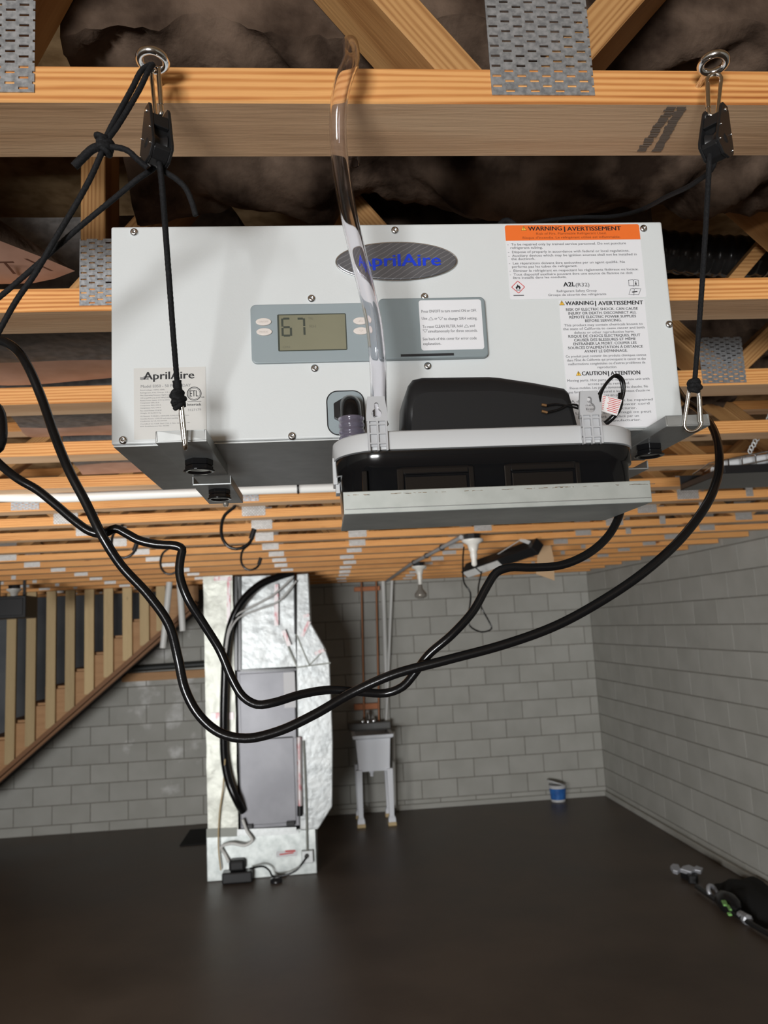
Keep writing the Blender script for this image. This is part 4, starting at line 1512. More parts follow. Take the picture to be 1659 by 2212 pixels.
def tab(px0, px1, ptop, pbot):
    """hanging tab with keyhole and ribbed lower half"""
    y0 = PY_ - 0.0055
    a = S(px0, ptop, y0)
    b2 = S(px1, ptop, y0)
    zt_ = (a.z + b2.z) / 2
    zb_ = S((px0 + px1) / 2, pbot, y0).z
    xc = (S(px0, (ptop + pbot) / 2, y0).x + S(px1, (ptop + pbot) / 2, y0).x) / 2
    w = b2.x - a.x
    Ht = zt_ - zb_
    hz = zt_ - Ht * 0.32         # centre of the round hole
    r1, r2 = w * 0.235, w * 0.105
    up = Ht * 0.165
    hole = [(r1 * math.cos(t), r1 * math.sin(t)) for t in [R(115 + 310 * k / 20) for k in range(21)]]
    hole += [(r2 * math.cos(t), up + r2 * math.sin(t)) for t in [R(0 + 180 * k / 8) for k in range(9)]]
    outer = []
    wt, wm = w * 0.40, w * 0.5
    zlow = hz - Ht * 0.14
    nh = len(hole)
    out_poly = [(-wm, zlow), (wm, zlow), (wm, hz), (wt, zt_), (-wt, zt_), (-wm, hz)]

    def ray_hit(ang):
        d = (math.cos(ang), math.sin(ang))
        best = None
        for i in range(6):
            (ax, az), (bx, bz) = out_poly[i], out_poly[(i + 1) % 6]
            az, bz = az - hz, bz - hz
            ex, ez = bx - ax, bz - az
            det = d[0] * (-ez) + ex * d[1]
            if abs(det) < 1e-12:
                continue
            t = (ax * (-ez) + ex * az) / det
            u = (d[0] * az - d[1] * ax) / det
            if t > 0 and -1e-6 <= u <= 1 + 1e-6:
                best = t if best is None else min(best, t)
        return (d[0] * best, d[1] * best)
    mb = MB()
    inn, out = [], []
    for hx_, hz_ in hole:
        ang = math.atan2(hz_, hx_)
        ox, oz = ray_hit(ang)
        inn.append((xc + hx_, hz + hz_))
        out.append((xc + ox, hz + oz))
    # insert the outline's corners by snapping the nearest ray
    for (cx, cz) in out_poly:
        k = min(range(nh), key=lambda i: (out[i][0] - xc - cx) ** 2 + (out[i][1] - cz) ** 2)
        out[k] = (xc + cx, cz)
    yb2 = y0 + 0.0035
    vs = [V((x, y0, z)) for x, z in inn] + [V((x, y0, z)) for x, z in out] + [V((x, yb2, z)) for x, z in inn] + [V((x, yb2, z)) for x, z in out]
    fs = []
    for i in range(nh):
        j = (i + 1) % nh
        fs += [(i, nh + i, nh + j, j), (2 * nh + i, 2 * nh + j, 3 * nh + j, 3 * nh + i), (i, j, 2 * nh + j, 2 * nh + i), (nh + i, 3 * nh + i, 3 * nh + j, nh + j)]
    mb.add(vs, fs)
    # lower ribs
    rw = w * 0.085
    mb.box((xc - wm * 0.96, y0 + 0.0022, zb_ + 0.004), (xc + wm * 0.96, y0 + 0.0036, zlow))
    for xx in (-wm * 0.92, -rw / 2, wm * 0.92 - rw):
        mb.box((xc + xx, y0 - 0.0006, zb_), (xc + xx + rw, y0 + 0.004, zlow))
    for fz in (0.12, 0.30, 0.47):
        z_ = zb_ + Ht * fz
        mb.box((xc - wm * 0.92, y0 - 0.0002, z_), (xc + wm * 0.92, y0 + 0.004, z_ + rw * 0.8))
    mb.obj('hanging_tab', 'tab_grey', pump)


tab(792, 838, 856, 973)
tab(1254, 1300, 844, 958)
# side latch at the left end
mb = MB()
a = S(716, 1010, 0.745)
mb.box((lx0 - 0.0012, 0.735, lz0 - 0.022), (lx0 + 0.003, 0.76, lz0 + 0.004))
mb.box((lx0 + 0.001, 0.738, lz0 - 0.030), (lx0 + 0.005, 0.757, lz0 - 0.020))
tag(mb.obj('side_latch', 'lid_grey', pump, bevel=0.0006), 'pale grey side latch')
# float switch wires and their red printed tag
mb = MB()
mb.tube(spline(path([(1252, 905, 0.735), (1250, 878, 0.732), (1232, 874, 0.728), (1205, 885, 0.724), (1180, 891, 0.722)]), 0.003), 0.0011, 8)
mb.tube(spline(path([(1258, 885, 0.735), (1240, 880, 0.73), (1222, 876, 0.727), (1200, 873, 0.724), (1178, 876, 0.722)]), 0.003), 0.0011, 8)
mb.tube(spline(path([(1294, 868, 0.72), (1300, 845, 0.72), (1315, 822, 0.72), (1332, 810, 0.72), (1346, 822, 0.722), (1347, 850, 0.725), (1341, 868, 0.727)]), 0.003), 0.0016, 8)
mb.tube(spline(path([(1293, 852, 0.722), (1308, 830, 0.722), (1325, 814, 0.722), (1338, 818, 0.724), (1344, 840, 0.726), (1341, 862, 0.728)]), 0.003), 0.0013, 8)
mb.tube(spline(path([(1341, 850, 0.728), (1338, 880, 0.728), (1325, 900, 0.73), (1308, 915, 0.735)]), 0.003), 0.0029, 10)
mb.obj('float_wires', 'black_rubber', pump)
mb = MB()
for (q0, q1) in (((1182, 891), (1170, 888)), ((1180, 876), (1170, 874))):
    mb.tube([S(*q0, 0.722), S(*q1, 0.7215)], 0.0014, 8)
mb.obj('wire_ends', 'copper_wire', pump)
tg = [S(1301, 853, 0.716), S(1344, 864, 0.719), S(1333, 898, 0.719), S(1299, 888, 0.716)]
mb = MB()
mb.add(tg + [p + V((0, 0.0006, 0)) for p in tg], [(3, 2, 1, 0), (4, 5, 6, 7), (0, 1, 5, 4), (1, 2, 6, 5), (2, 3, 7, 6), (3, 0, 4, 7)])
tgo = mb.obj('wire_tag', 'tag_white', pump)
tag(tgo, 'white tag printed with red lines')
mb = MB()
for k in range(8):
    u = (k + 0.7) / 9
    l, r_ = tg[0].lerp(tg[3], u), tg[1].lerp(tg[2], u)
    mb.bar(l.lerp(r_, 0.36 if k % 3 else 0.3) + V((0, -0.0003, 0)), l.lerp(r_, 0.95) + V((0, -0.0003, 0)), 0.0002, 0.0006)
    mb.bar(l.lerp(r_, 0.03) + V((0, -0.0003, 0)), l.lerp(r_, 0.18 - 0.01 * k) + V((0, -0.0003, 0)), 0.0002, 0.0006)
mb.obj('tag_print', 'ink_red', tgo)

# clear vinyl discharge tube, up and over the first truss
dt = spline([V((a_sp.x, 0.758, lz1 + 0.0312)), V((a_sp.x, 0.756, lz1 + 0.045))] + path([ (816, 780, 0.715), (806, 690, 0.708), (795, 640, 0.705), (776, 560, 0.700), (757, 480, 0.692), (742, 400, 0.684), (731, 310, 0.674), (731, 235, 0.662), (742, 175, 0.654), (757, 132, 0.656)])
            + [V((-0.0005 + S(757, 132, 0.656).x + 0.003, 0.69, BEAM + CT + 0.019)), V((S(757, 132, 0.656).x + 0.006, 0.74, BEAM + CT + 0.014)), V((S(757, 132, 0.656).x + 0.01, 0.84, BEAM + CT - 0.01))], 0.006)
mb = MB()
mb.tube(dt, 0.0082, 20, inner=0.0066)
tag(mb.obj('vinyl_tube', 'clear_vinyl'), 'clear vinyl tube rising from the pump over the first truss', 'tube')

# ================================================================== POWER CORDS
ca = spline(path([(1440, 800, 1.12), (1478, 862, 1.02), (1512, 888, 0.93), (1540, 925, 0.86), (1553, 975, 0.80), (1550, 1030, 0.76), (1523, 1095, 0.73), (1465, 1170, 0.72), (1390, 1237, 0.72), (1300, 1298, 0.725), (1200, 1352, 0.73),
                  (1090, 1392, 0.735), (960, 1427, 0.74), (850, 1457, 0.745), (760, 1497, 0.75), (680, 1543, 0.75), (600, 1580, 0.75), (530, 1595, 0.75), (475, 1583, 0.75), (430, 1545, 0.75), (400, 1490, 0.75), (384, 1420, 0.75), (365, 1350, 0.745),
                  (320, 1285, 0.74), (262, 1222, 0.735), (222, 1160, 0.73), (185, 1085, 0.73), (150, 1018, 0.73), (118, 940, 0.735), (90, 860, 0.74), (62, 795, 0.74), (35, 755, 0.745), (0, 735, 0.75), (-60, 728, 0.76)]), 0.005)
tag(MB().tube(ca, 0.0045, 12).obj('power_cord', 'black_rubber'), 'thick black power cord looping from the right rear of the cabinet to the left edge', 'cord')
cb = spline(path([(1345, 1080, 0.79), (1336, 1118, 0.775), (1312, 1160, 0.765), (1272, 1195, 0.76), (1215, 1220, 0.755), (1150, 1226, 0.75), (1100, 1226, 0.75), (1072, 1237, 0.75), (1050, 1270, 0.75), (1022, 1320, 0.75), (975, 1372, 0.75), (925, 1415, 0.755),
                  (895, 1455, 0.76), (870, 1483, 0.765), (835, 1497, 0.77), (780, 1495, 0.77), (715, 1490, 0.77), (650, 1500, 0.765), (590, 1518, 0.76), (555, 1522, 0.76), (525, 1505, 0.76), (503, 1470, 0.76), (475, 1405, 0.76), (438, 1345, 0.755), (405, 1292, 0.75),
                  (388, 1240, 0.75), (390, 1205, 0.75), (393, 1186, 0.75), (380, 1179, 0.75), (340, 1176, 0.75), (300, 1167, 0.75), (272, 1152, 0.75), (250, 1142, 0.75), (222, 1153, 0.75), (195, 1148, 0.75), (165, 1128, 0.75), (120, 1090, 0.75), (80, 1058, 0.75), (40, 1035, 0.75), (0, 1003, 0.755), (-40, 960, 0.76)]), 0.005)
tag(MB().tube(cb, 0.0042, 12).obj('power_cord', 'black_rubber'), 'black cord from under the pump shelf, kinked twice on its way left', 'cord')
cc = spline(path([(-40, 860, 0.70), (-6, 885, 0.70), (2, 920, 0.70), (-4, 965, 0.70), (-40, 985, 0.70)]), 0.005)
tag(MB().tube(cc, 0.0055, 12).obj('cord_end', 'black_rubber'), 'bulge of black cord just entering at the left edge', 'cord')

# ================================================================== UNDER THE CEILING
mb = MB()
mb.tube(spline(path([(-60, 1073, 2.72), (0, 1074, 2.72), (130, 1075, 2.72), (260, 1070, 2.73), (420, 1064, 2.74), (560, 1058, 2.75), (720, 1053, 2.76), (900, 1045, 2.77)]), 0.03), 0.0165, 14)
wp = tag(mb.obj('water_pipe', 'pvc_white'), 'white plastic pipe running across under the trusses behind the cabinet', 'pipe')
mb = MB()
c = S(642, 1054, 2.755)
mb.tube([c + V((0.003, 0.019 * math.cos(a), 0.019 * math.sin(a))) for a in [2 * PI * k / 20 for k in range(20)]], 0.004, 6, closed=True)
mb.obj('pipe_clip', 'black_satin', wp)


def hook(top, s, lab, flip=1, ang=0.0):
    t = thing('utility_hook', top, lab, 'hook', 'black hooks screwed into the trusses')
    pts = [(0, 0.0), (0, -0.03), (-0.22, -0.22), (-0.30, -0.45), (-0.28, -0.75), (-0.12, -0.95), (0.1, -0.98), (0.32, -0.85), (0.40, -0.62)]
    pp = [V(top) + V((x * s * flip * math.cos(ang), x * s * flip * math.sin(ang), z * s)) for x, z in pts]
    MB().tube(spline(pp, 0.008), 0.0065, 10).obj('shaft', 'black_rubber', t)
    MB().tube([pp[-1] - (pp[-1] - pp[-2]).normalized() * 0.03, pp[-1] + (pp[-1] - pp[-2]).normalized() * 0.012], 0.0105, 10).obj('tip_cap', 'black_satin', t)
    return t


def top_at(px, py):
    p = SZ(px, py, BEAM)
    k = min(range(len(TY)), key=lambda i: abs(TY[i] + 0.045 - p.y))
    return S(px, py, TY[k] + 0.045).x, TY[k] + 0.045


for px, py, pb, lab in ((507, 1099, 1187, 'larger black hook hanging behind the left bracket of the cabinet'), (538, 1176, 1232, 'smaller black hook hanging above the silver ductwork'),
                        (264, 1120, 1206, 'black hook hanging where the two cords cross'), (365, 1180, 1241, 'black hook hanging beside the upright bend of the cord')):
    x, y = top_at(px, py)
    top = V((x, y, BEAM))
    h = top.z - S(px, pb, y).z
    hook(top, h, lab)


def lampholder(px, py, lab, s=1.0, bulb=False):
    x, y = top_at(px, py)
    t = thing('lampholder', (x, y, BEAM), lab, 'lamp holder', 'porcelain lamp holders under the trusses')
    f = frame((x, y, BEAM), (0, 0, -1))
    MB().lathe([(0.05 * s, 0.0005), (0.05 * s, 0.032 * s)], f, 8, smooth=False).obj('junction_box', 'black_satin', t)
    MB().lathe([(0.062 * s, 0.032 * s), (0.062 * s, 0.045 * s), (0.034 * s, 0.062 * s), (0.027 * s, 0.09 * s), (0.026 * s, 0.10 * s)], f, 20).obj('base', 'porcelain', t)
    MB().lathe([(0.021 * s, 0.1 * s), (0.021 * s, 0.135 * s), (0.016 * s, 0.15 * s), (0.017 * s, 0.18 * s), (0.008 * s, 0.19 * s)], f, 16).obj('socket_adapter', 'porcelain', t)
    if bulb:
        MB().lathe([(0.016 * s, 0.185 * s), (0.02 * s, 0.22 * s), (0.05 * s, 0.26 * s), (0.05 * s, 0.285 * s), (0.02 * s, 0.30 * s)], f, 20).obj('bulb', 'bulb_dark', t)
    return t, V((x, y, BEAM))


la, pa = lampholder(1020, 1150, 'white porcelain lamp holder just below the pump shelf')
lb, pb_ = lampholder(905, 1218, 'white lamp holder with a dark bulb, near the back wall', bulb=True)
lc, pc_ = lampholder(31, 1268, 'white lamp holder at the far left above the stairs')
mb = MB()
mb.tube([V((pa.x - 0.068, pa.y, BEAM - 0.016)), V((pb_.x - 0.075, pb_.y - 0.02, BEAM - 0.016)), V((pb_.x - 0.09, BACK - 0.3, BEAM - 0.016))], 0.013, 10)
cdt = tag(mb.obj('conduit', 'conduit_grey'), 'grey plastic conduit running back between the lamp holders', 'conduit')
mb = MB()
for u in (0.3, 0.6, 0.9):
    p = V((pa.x - 0.068, pa.y, BEAM - 0.016)).lerp(V((pb_.x - 0.075, pb_.y - 0.02, BEAM - 0.016)), u)
    mb.tube([p + V((0.016 * math.cos(a), 0, 0.016 * math.sin(a))) for a in [2 * PI * k / 14 for k in range(14)]], 0.005, 6, closed=True)
mb.obj('conduit_strap', 'black_satin', cdt)

# hanging work light, unlit
p0, p1 = S(1008, 1233, 5.6), S(1162, 1180, 4.9)
wl_ = thing('shop_light', (p0 + p1) / 2, 'unlit black shop light with ribbed silver vents, hung on a chain', 'shop light')
ax = (p1 - p0).normalized()
L = (p1 - p0).length
fm_ = frame(p0, ax, V((0, -1, 0.5)))
mb = MB()
mb.prism([(0, 0), (0, 0)] and [(-0.035, 0), (0.035, 0), (0.035, L), (-0.035, L)], -0.045, 0.045, fm_)
mb.obj('housing', 'black_matte', wl_, bevel=0.006)
mb = MB()
for k in range(26):
    z_ = 0.02 + k * (L * 0.52 / 26)
    if k in (10,):
        continue
    mb.box((-0.028, 0.0445, z_), (0.028, 0.049, z_ + L * 0.52 / 26 * 0.6), fm_)
tag(mb.obj('vent_fins', 'reflector', wl_), kind='stuff')
x, y = p0.lerp(p1, 0.62), None
hk = V((S(1110, 1140, 5.1).x, TY[9], BEAM))
mb = MB()
mb.tube([p0.lerp(p1, 0.40) + V((0, 0, 0.03)), hk], 0.003, 6)
for k in range(16):
    c = hk.lerp(p0.lerp(p1, 0.93) + V((0, 0, 0.03)), (k + 0.5) / 16)
    mb.tube([c + V((0.008 * math.cos(a), 0.002, 0.011 * math.sin(a))) for a in [2 * PI * j / 8 for j in range(8)]], 0.0025, 5, closed=True)
tag(mb.obj('hanging_chain', 'wire_white', wl_), kind='stuff')
sp_ = spline(path([(1002, 1182, 4.9), (1000, 1210, 5.0), (1003, 1260, 5.1), (1016, 1280, 5.1), (1012, 1335, 5.1), (1015, 1352, 5.1), (1040, 1365, 5.1), (1062, 1358, 5.1), (1055, 1340, 5.1), (1040, 1312, 5.1), (1033, 1280, 5.15), (1040, 1235, 5.3)]), 0.02)
MB().tube(sp_, 0.0055, 8).obj('supply_cord', 'black_rubber', wl_)

# second light with wire guard at the right edge
wr_ = thing('caged_light', S(1620, 1000, 2.3), 'black light with wire guard hanging at the right edge', 'shop light')
Yc = 2.30
q0, q1 = S(1562, 1020, Yc), S(1700, 985, Yc)
mb = MB()
a, b2 = S(1562, 1004, Yc), S(1562, 1022, Yc)
X0_, X1_ = a.x, a.x + 0.62
Z0_ = b2.z
mb.box((X0_, Yc - 0.002, Z0_), (X1_, Yc + 0.30, Z0_ + 0.004))
mb.box((X0_, Yc - 0.004, Z0_), (X1_, Yc, Z0_ + 0.024))
mb.box((X0_, Yc, Z0_), (X0_ + 0.004, Yc + 0.3, Z0_ + 0.02))
mb.box((X0_, Yc + 0.296, Z0_), (X1_, Yc + 0.3, Z0_ + 0.05))
mb.obj('tray', 'black_satin', wr_, bevel=0.002)
mb = MB()
tl0, tl1 = V((X0_ + 0.03, Yc + 0.06, Z0_ + 0.035)), V((X1_ - 0.02, Yc + 0.06, Z0_ + 0.10))
mb.tube([tl0, tl1], 0.016, 12)
mb.tube([tl0 + V((0.02, 0.1, 0)), tl1 + V((0.02, 0.1, 0))], 0.016, 12)
mb.obj('lamp_tube', 'tube_glass', wr_)
mb = MB()
for k in range(9):
    x_ = X0_ + 0.02 + k * 0.045
    z_ = Z0_ + 0.012 + k * 0.0075
    mb.tube([V((x_, Yc + 0.004, z_ - 0.008)), V((x_, Yc + 0.002, z_ + 0.032)), V((x_, Yc + 0.12, z_ + 0.045)), V((x_, Yc + 0.24, z_ + 0.032))], 0.0022, 6)
for yy, dz in ((0.002, 0.032), (0.0, 0.004), (0.12, 0.045)):
    mb.tube([V((X0_ + 0.02, Yc + yy, Z0_ + 0.012 + dz)), V((X0_ + 0.40, Yc + yy, Z0_ + 0.012 + dz + 0.06))], 0.0022, 6)
mb.obj('wire_guard', 'screw_steel', wr_)
mb = MB()
c0, c1 = S(1618, 978, Yc + 0.05), S(1660, 905, Yc + 0.05)
c1 = c0 + (c1 - c0) * 1.9
for k in range(20):
    c = c0.lerp(c1, (k + 0.5) / 20)
    mb.tube([c + V((0.006 * math.cos(a), 0.003 * (k % 2), 0.0085 * math.sin(a))) for a in [2 * PI * j / 8 for j in range(8)]], 0.0021, 5, closed=True)
tag(mb.obj('hanging_chain', 'wire_white', wr_), kind='stuff')

# brown paper flap and a scrap of foil
PYp = TY[10] + 0.03
p = [S(1163, 1186, PYp), S(1190, 1182, PYp), S(1196, 1205, PYp), S(1198, 1254, PYp), S(1158, 1240, PYp)]
p[0].z = p[1].z = BEAM
mb = MB()
mb.add([v + V((0, 0.0, 0)) for v in p] + [v + V((0, 0.004, 0)) for v in p], [(4, 3, 2, 1, 0), (5, 6, 7, 8, 9)] + [(k, (k + 1) % 5, 5 + (k + 1) % 5, 5 + k) for k in range(5)])
tag(mb.obj('paper_flap', 'paper_tan'), 'torn piece of brown paper hanging from a far truss', 'paper')
mb = MB()
c = V((S(655, 1099, 3.5).x, TY[6] + 0.03, BEAM + CT + 0.012))
vs = []
for a in range(13):
    for b in range(7):
        vs.append(c + V((-0.06 + a * 0.0125 + 0.006 * noise.noise(V((a, b, 0.3))), -0.02 + b * 0.008, 0.012 * noise.noise(V((a * 0.9, b * 0.9, 2.2))) + (0.004 if 0 < a < 12 else 0))))
mb.add(vs, [(a * 7 + b, (a + 1) * 7 + b, (a + 1) * 7 + b + 1, a * 7 + b + 1) for a in range(12) for b in range(6)])
tag(mb.obj('foil_scrap', 'zinc'), 'crumpled strip of foil tape above a truss left of the pump', 'foil')

# black box at the far left
a, b2 = S(-30, 1290, 6.3), S(55, 1334, 6.3)
bx = thing('black_box', (a.x + 0.1, 6.3, BEAM), 'black box hung from the ceiling at the left edge', 'box')
MB().box((a.x, 6.3, b2.z), (b2.x, 6.55, a.z)).obj('case', 'black_matte', bx, bevel=0.006)
MB().box((a.x + 0.02, 6.294, b2.z + 0.02), (b2.x - 0.02, 6.301, a.z - 0.02)).obj('front_grille', 'black_satin', bx, bevel=0.003)
mb = MB()
for xx in (a.x + 0.05, b2.x - 0.05):
    mb.box((xx - 0.01, 6.40, a.z - 0.004), (xx + 0.01, 6.42, BEAM))
mb.obj('hanging_strap', 'black_satin', bx)

# ================================================================== STAIRS
SY = 7.95
st = thing('staircase', (-2.6, SY, 0), 'pine basement staircase with upright studs down to a sloping rail', 'stairs')
A_, B_ = S(-90, 1772, SY), S(425, 1318, SY)        # lower edge of the sloping rail
slope = (B_.z - A_.z) / (B_.x - A_.x)
sx = [-16, 25.5, 68, 111, 152, 193.5, 235, 276, 313, 349]
for k, px in enumerate(sx):
    x = S(px, 1400, SY).x
    w = 0.045
    zlo = A_.z + slope * (x - A_.x) + 0.10
    Ls = BEAM - zlo - 0.001
    o = MB().box((0, -0.019, -w), (Ls, 0.019, w)).obj('stud', 'stud_pine', st, bevel=0.002, seg=1)
    o.location = V((x, SY, zlo)) - V(st.location)
    o.rotation_euler = (0, -PI / 2, 0)
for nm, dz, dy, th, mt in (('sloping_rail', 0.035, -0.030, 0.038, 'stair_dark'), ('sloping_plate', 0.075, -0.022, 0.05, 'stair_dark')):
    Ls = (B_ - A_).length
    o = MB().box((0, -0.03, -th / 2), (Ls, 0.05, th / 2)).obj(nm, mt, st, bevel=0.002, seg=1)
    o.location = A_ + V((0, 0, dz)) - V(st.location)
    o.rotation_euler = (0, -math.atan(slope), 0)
# added dark panel above the steps, coloured for shade on the back wall
# saw-tooth stringer, treads and risers
run = (S(235, 1400, SY).x - S(68, 1400, SY).x) / 4
base_x = S(68, 1400, SY).x - 0.05
zz0 = S(92, 1525, SY).z
rise = run * slope
poly_top = []
steps = []
for k in range(-6, 9):
    x0, x1 = base_x + k * run, base_x + (k + 1) * run
    z = zz0 + k * rise
    steps.append((x0, x1, z))
    poly_top += [(x0, z), (x1, z)]
xa, xb_ = poly_top[0][0], poly_top[-1][0]
lowz = lambda x: A_.z + slope * (x - A_.x) + 0.085
poly = [(xa, lowz(xa))] + [(xb_, lowz(xb_))] + poly_top[::-1]
poly = [(x, min(z, BEAM - 0.01)) for x, z in poly]
o = MB().prism(poly, SY + 0.021, SY + 0.058).obj('stringer', 'stair_pine', st)
for (x0, x1, z) in steps:
    if z > BEAM - 0.25 or z < 0.03:
        continue
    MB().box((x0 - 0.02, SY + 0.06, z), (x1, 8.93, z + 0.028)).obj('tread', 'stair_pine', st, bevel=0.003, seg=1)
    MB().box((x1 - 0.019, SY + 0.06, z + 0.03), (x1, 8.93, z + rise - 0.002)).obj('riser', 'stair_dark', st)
ws = MB().prism([(poly_top[0][0], lowz(poly_top[0][0]) + 0.05), (poly_top[-1][0], min(BEAM + 0.1, lowz(poly_top[-1][0]) + 0.05)), (poly_top[-1][0], BEAM + 0.1), (poly_top[0][0], BEAM + 0.1)], 8.945, 8.985).obj('wall_stairwell', 'stairwell_paint')  # dark sheet in place of the stairwell's shade
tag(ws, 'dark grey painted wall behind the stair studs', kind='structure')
for px0, py0, px1, py1, lab in ((366, 1258, 352, 1400, 'longer white pipe stub hanging in front of the stairs'), (388, 1250, 395, 1363, 'shorter white pipe stub hanging in front of the stairs')):
    a, b2 = S(px0, py0, 7.42), S(px1, py1, 7.42)
    a = V((a.x, a.y, BEAM))
    tag(MB().tube([a, b2], 0.029, 14).obj('pipe_stub', 'pvc_white'), lab, 'pipe', 'white pipe stubs by the stairs')
a, b2 = S(262, 1470, 8.93), S(450, 1447, 8.93)
o = MB().box((a.x, 8.945, a.z - 0.02), (b2.x + 0.3, 8.997, a.z + 0.07)).obj('trim_1', 'stair_pine', bevel=0.003)
tag(o, 'pine ledger board on the back wall under the stairs', kind='structure')
tag(MB().tube([V((a.x + 0.08, 8.94, a.z + 0.115)), V((b2.x + 0.35, 8.94, a.z + 0.135))], 0.035, 14).obj('drain_pipe', 'black_pipe'), 'black drain pipe lying on the ledger board under the stairs', 'pipe')

# ================================================================== AIR HANDLER AND DUCTWORK
AY = 6.95
ah = thing('air_handler', (-0.6, AY, 0), 'grey air handler flanked by silver foil-faced ducts on a galvanised base', 'air handler')


def A(x, y, Y=AY):
    p = S(x, y, Y)
    return p.x, p.z


def pbox(name, mt, x0, y0, x1, y1, Yf=AY, Yb=AY + 0.6, bevel=0.008, parent=ah, lab=None):
    (xa, za), (xb, zb_) = A(x0, y0, Yf), A(x1, y1, Yf)
    o = MB().box((min(xa, xb), Yf, min(za, zb_)), (max(xa, xb), Yb, max(za, zb_))).obj(name, mt, parent, bevel=bevel)
    if lab:
        tag(o, lab)
    return o


base_z = A(560, 1797)[1]
bx0, bx1 = A(447, 1900)[0], A(685, 1880)[0]
bs_ = MB().box((bx0, AY, 0.0), (bx1, AY + 0.75, base_z)).obj('base_plenum', 'galv_dull', ah, bevel=0.006)


def wavy(name, mt, x0, x1, z0, z1, Yf, Yb, amp=0.006, seed=0, poly=None):
    """a foil-faced duct face: closed box whose front and sides are gently dented"""
    mb = MB()
    nx, nz = 10, 60
    vs = []
    for k in range(nz + 1):
        z = z0 + (z1 - z0) * k / nz
        for i in range(nx + 1):
            x = x0 + (x1 - x0) * i / nx
            d = amp * noise.noise(V((x * 9 + seed, z * 5, seed))) + amp * 0.5 * noise.noise(V((x * 22, z * 18, seed)))
            sd = 0.004 * noise.noise(V((seed, z * 7, i)))
            vs.append(V((x + (sd if i in (0, nx) else 0), Yf + d, z)))
    n1 = nx + 1
    mb.add(vs, [(k * n1 + i, k * n1 + i + 1, (k + 1) * n1 + i + 1, (k + 1) * n1 + i) for k in range(nz) for i in range(nx)], True)
    e = 0.012
    mb.box((x0 + 0.001, Yf + e, z0), (x1 - 0.001, Yb, z1))
    L0 = [vs[k * n1] for k in range(nz + 1)]
    R0 = [vs[k * n1 + nx] for k in range(nz + 1)]
    mb.add(L0 + [V((x0 + 0.001, Yf + e, p.z)) for p in L0], [(k, k + 1, nz + 2 + k, nz + 1 + k) for k in range(nz)])
    mb.add(R0 + [V((x1 - 0.001, Yf + e, p.z)) for p in R0], [(k + 1, k, nz + 1 + k, nz + 2 + k) for k in range(nz)])
    return mb.obj(name, mt, ah)


lx_0, lx_1 = A(444, 1500)[0], A(508, 1500)[0]
rd = wavy('return_duct', 'foil_warm', lx_0, lx_1, base_z, BEAM, AY - 0.01, AY + 0.6, seed=1)
tag(rd, 'tall foil-faced return duct at the left')
px0, px1 = A(518, 1440)[0], A(640, 1440)[0]
pz0 = A(580, 1443)[1]
pl_ = wavy('upper_plenum', 'foil', px0, px1, pz0, BEAM - 0.012, AY + 0.03, AY + 0.62, amp=0.005, seed=4)
ps = [(640, 1445), (641, 1240), (666, 1238), (671, 1345), (702, 1400), (712, 1430), (719, 1600), (718, 1742), (687, 1792), (648, 1796)]
poly = [A(x, y) for x, y in ps]
poly = [(x, min(z, BEAM - 0.002)) for x, z in poly]
sd_ = MB().prism(poly, AY, AY + 0.62).obj('supply_duct', 'foil', ah, bevel=0.008)
tag(sd_, 'foil-faced supply duct widening below its neck')
# seams, tape strips with red print
mb = MB()
for a, b2 in (((641, 1442), (714, 1432)), ((640, 1370), (668, 1437)), ((668, 1437), (703, 1402)), ((611, 1372), (641, 1440))):
    q0, q1 = S(*a, AY - 0.004), S(*b2, AY - 0.004)
    MB().bar(q0, q1, 0.006, 0.012).obj('seam_tape', 'tape_grey', sd_)
mb = MB()
for a, b2, w in (((494, 1255), (494, 1375), 0.03), ((597, 1262), (597, 1352), 0.035), ((462, 1250), (500, 1250), 0.035), ((455, 1548), (505, 1546), 0.06), ((655, 1332), (668, 1328), 0.03), ((612, 1362), (625, 1395), 0.035), ((652, 1375), (668, 1342), 0.03), ((680, 1412), (700, 1404), 0.03)):
    q0, q1 = S(*a, AY - 0.022), S(*b2, AY - 0.022)
    tag(MB().bar(q0, q1, 0.003, w).obj('printed_tape', 'foil_pink', pl_), 'foil tape with faded red print')
mb = MB()
for xx in (510, 518):
    q0, q1 = S(xx, 1245, AY + 0.01), S(xx, 1448, AY + 0.01)
    MB().bar(q0, q1, 0.02, 0.022).obj('dark_gasket', 'black_satin', pl_)
q0, q1 = S(520, 1449, AY + 0.02), S(640, 1446, AY + 0.02)
MB().bar(q0, q1, 0.02, 0.02).obj('dark_gasket', 'black_satin', pl_)
q0, q1 = S(635, 1242, AY + 0.01), S(637, 1370, AY + 0.01)
MB().bar(q0, q1, 0.02, 0.012).obj('dark_gasket', 'black_satin', pl_)
cab = pbox('cabinet', 'handler_grey', 511, 1449, 648, 1784, AY + 0.02, AY + 0.62)
pbox('upper_door', 'handler_grey', 517, 1456, 640, 1594, AY + 0.012, AY + 0.03, 0.004, cab)
pbox('lower_door', 'handler_grey', 517, 1597, 640, 1776, AY + 0.012, AY + 0.03, 0.004, cab)
pbox('rating_plate', 'label_white', 612, 1453, 639, 1528, AY + 0.010, AY + 0.013, 0.0, cab)
for x_, y_ in ((537, 1790), (628, 1783)):
    c = S(x_, y_, AY - 0.01)
    MB().box((c.x - 0.035, AY - 0.03, c.z), (c.x + 0.035, AY + 0.03, c.z + 0.035)).obj('drain_plug', 'black_satin', cab, bevel=0.004)
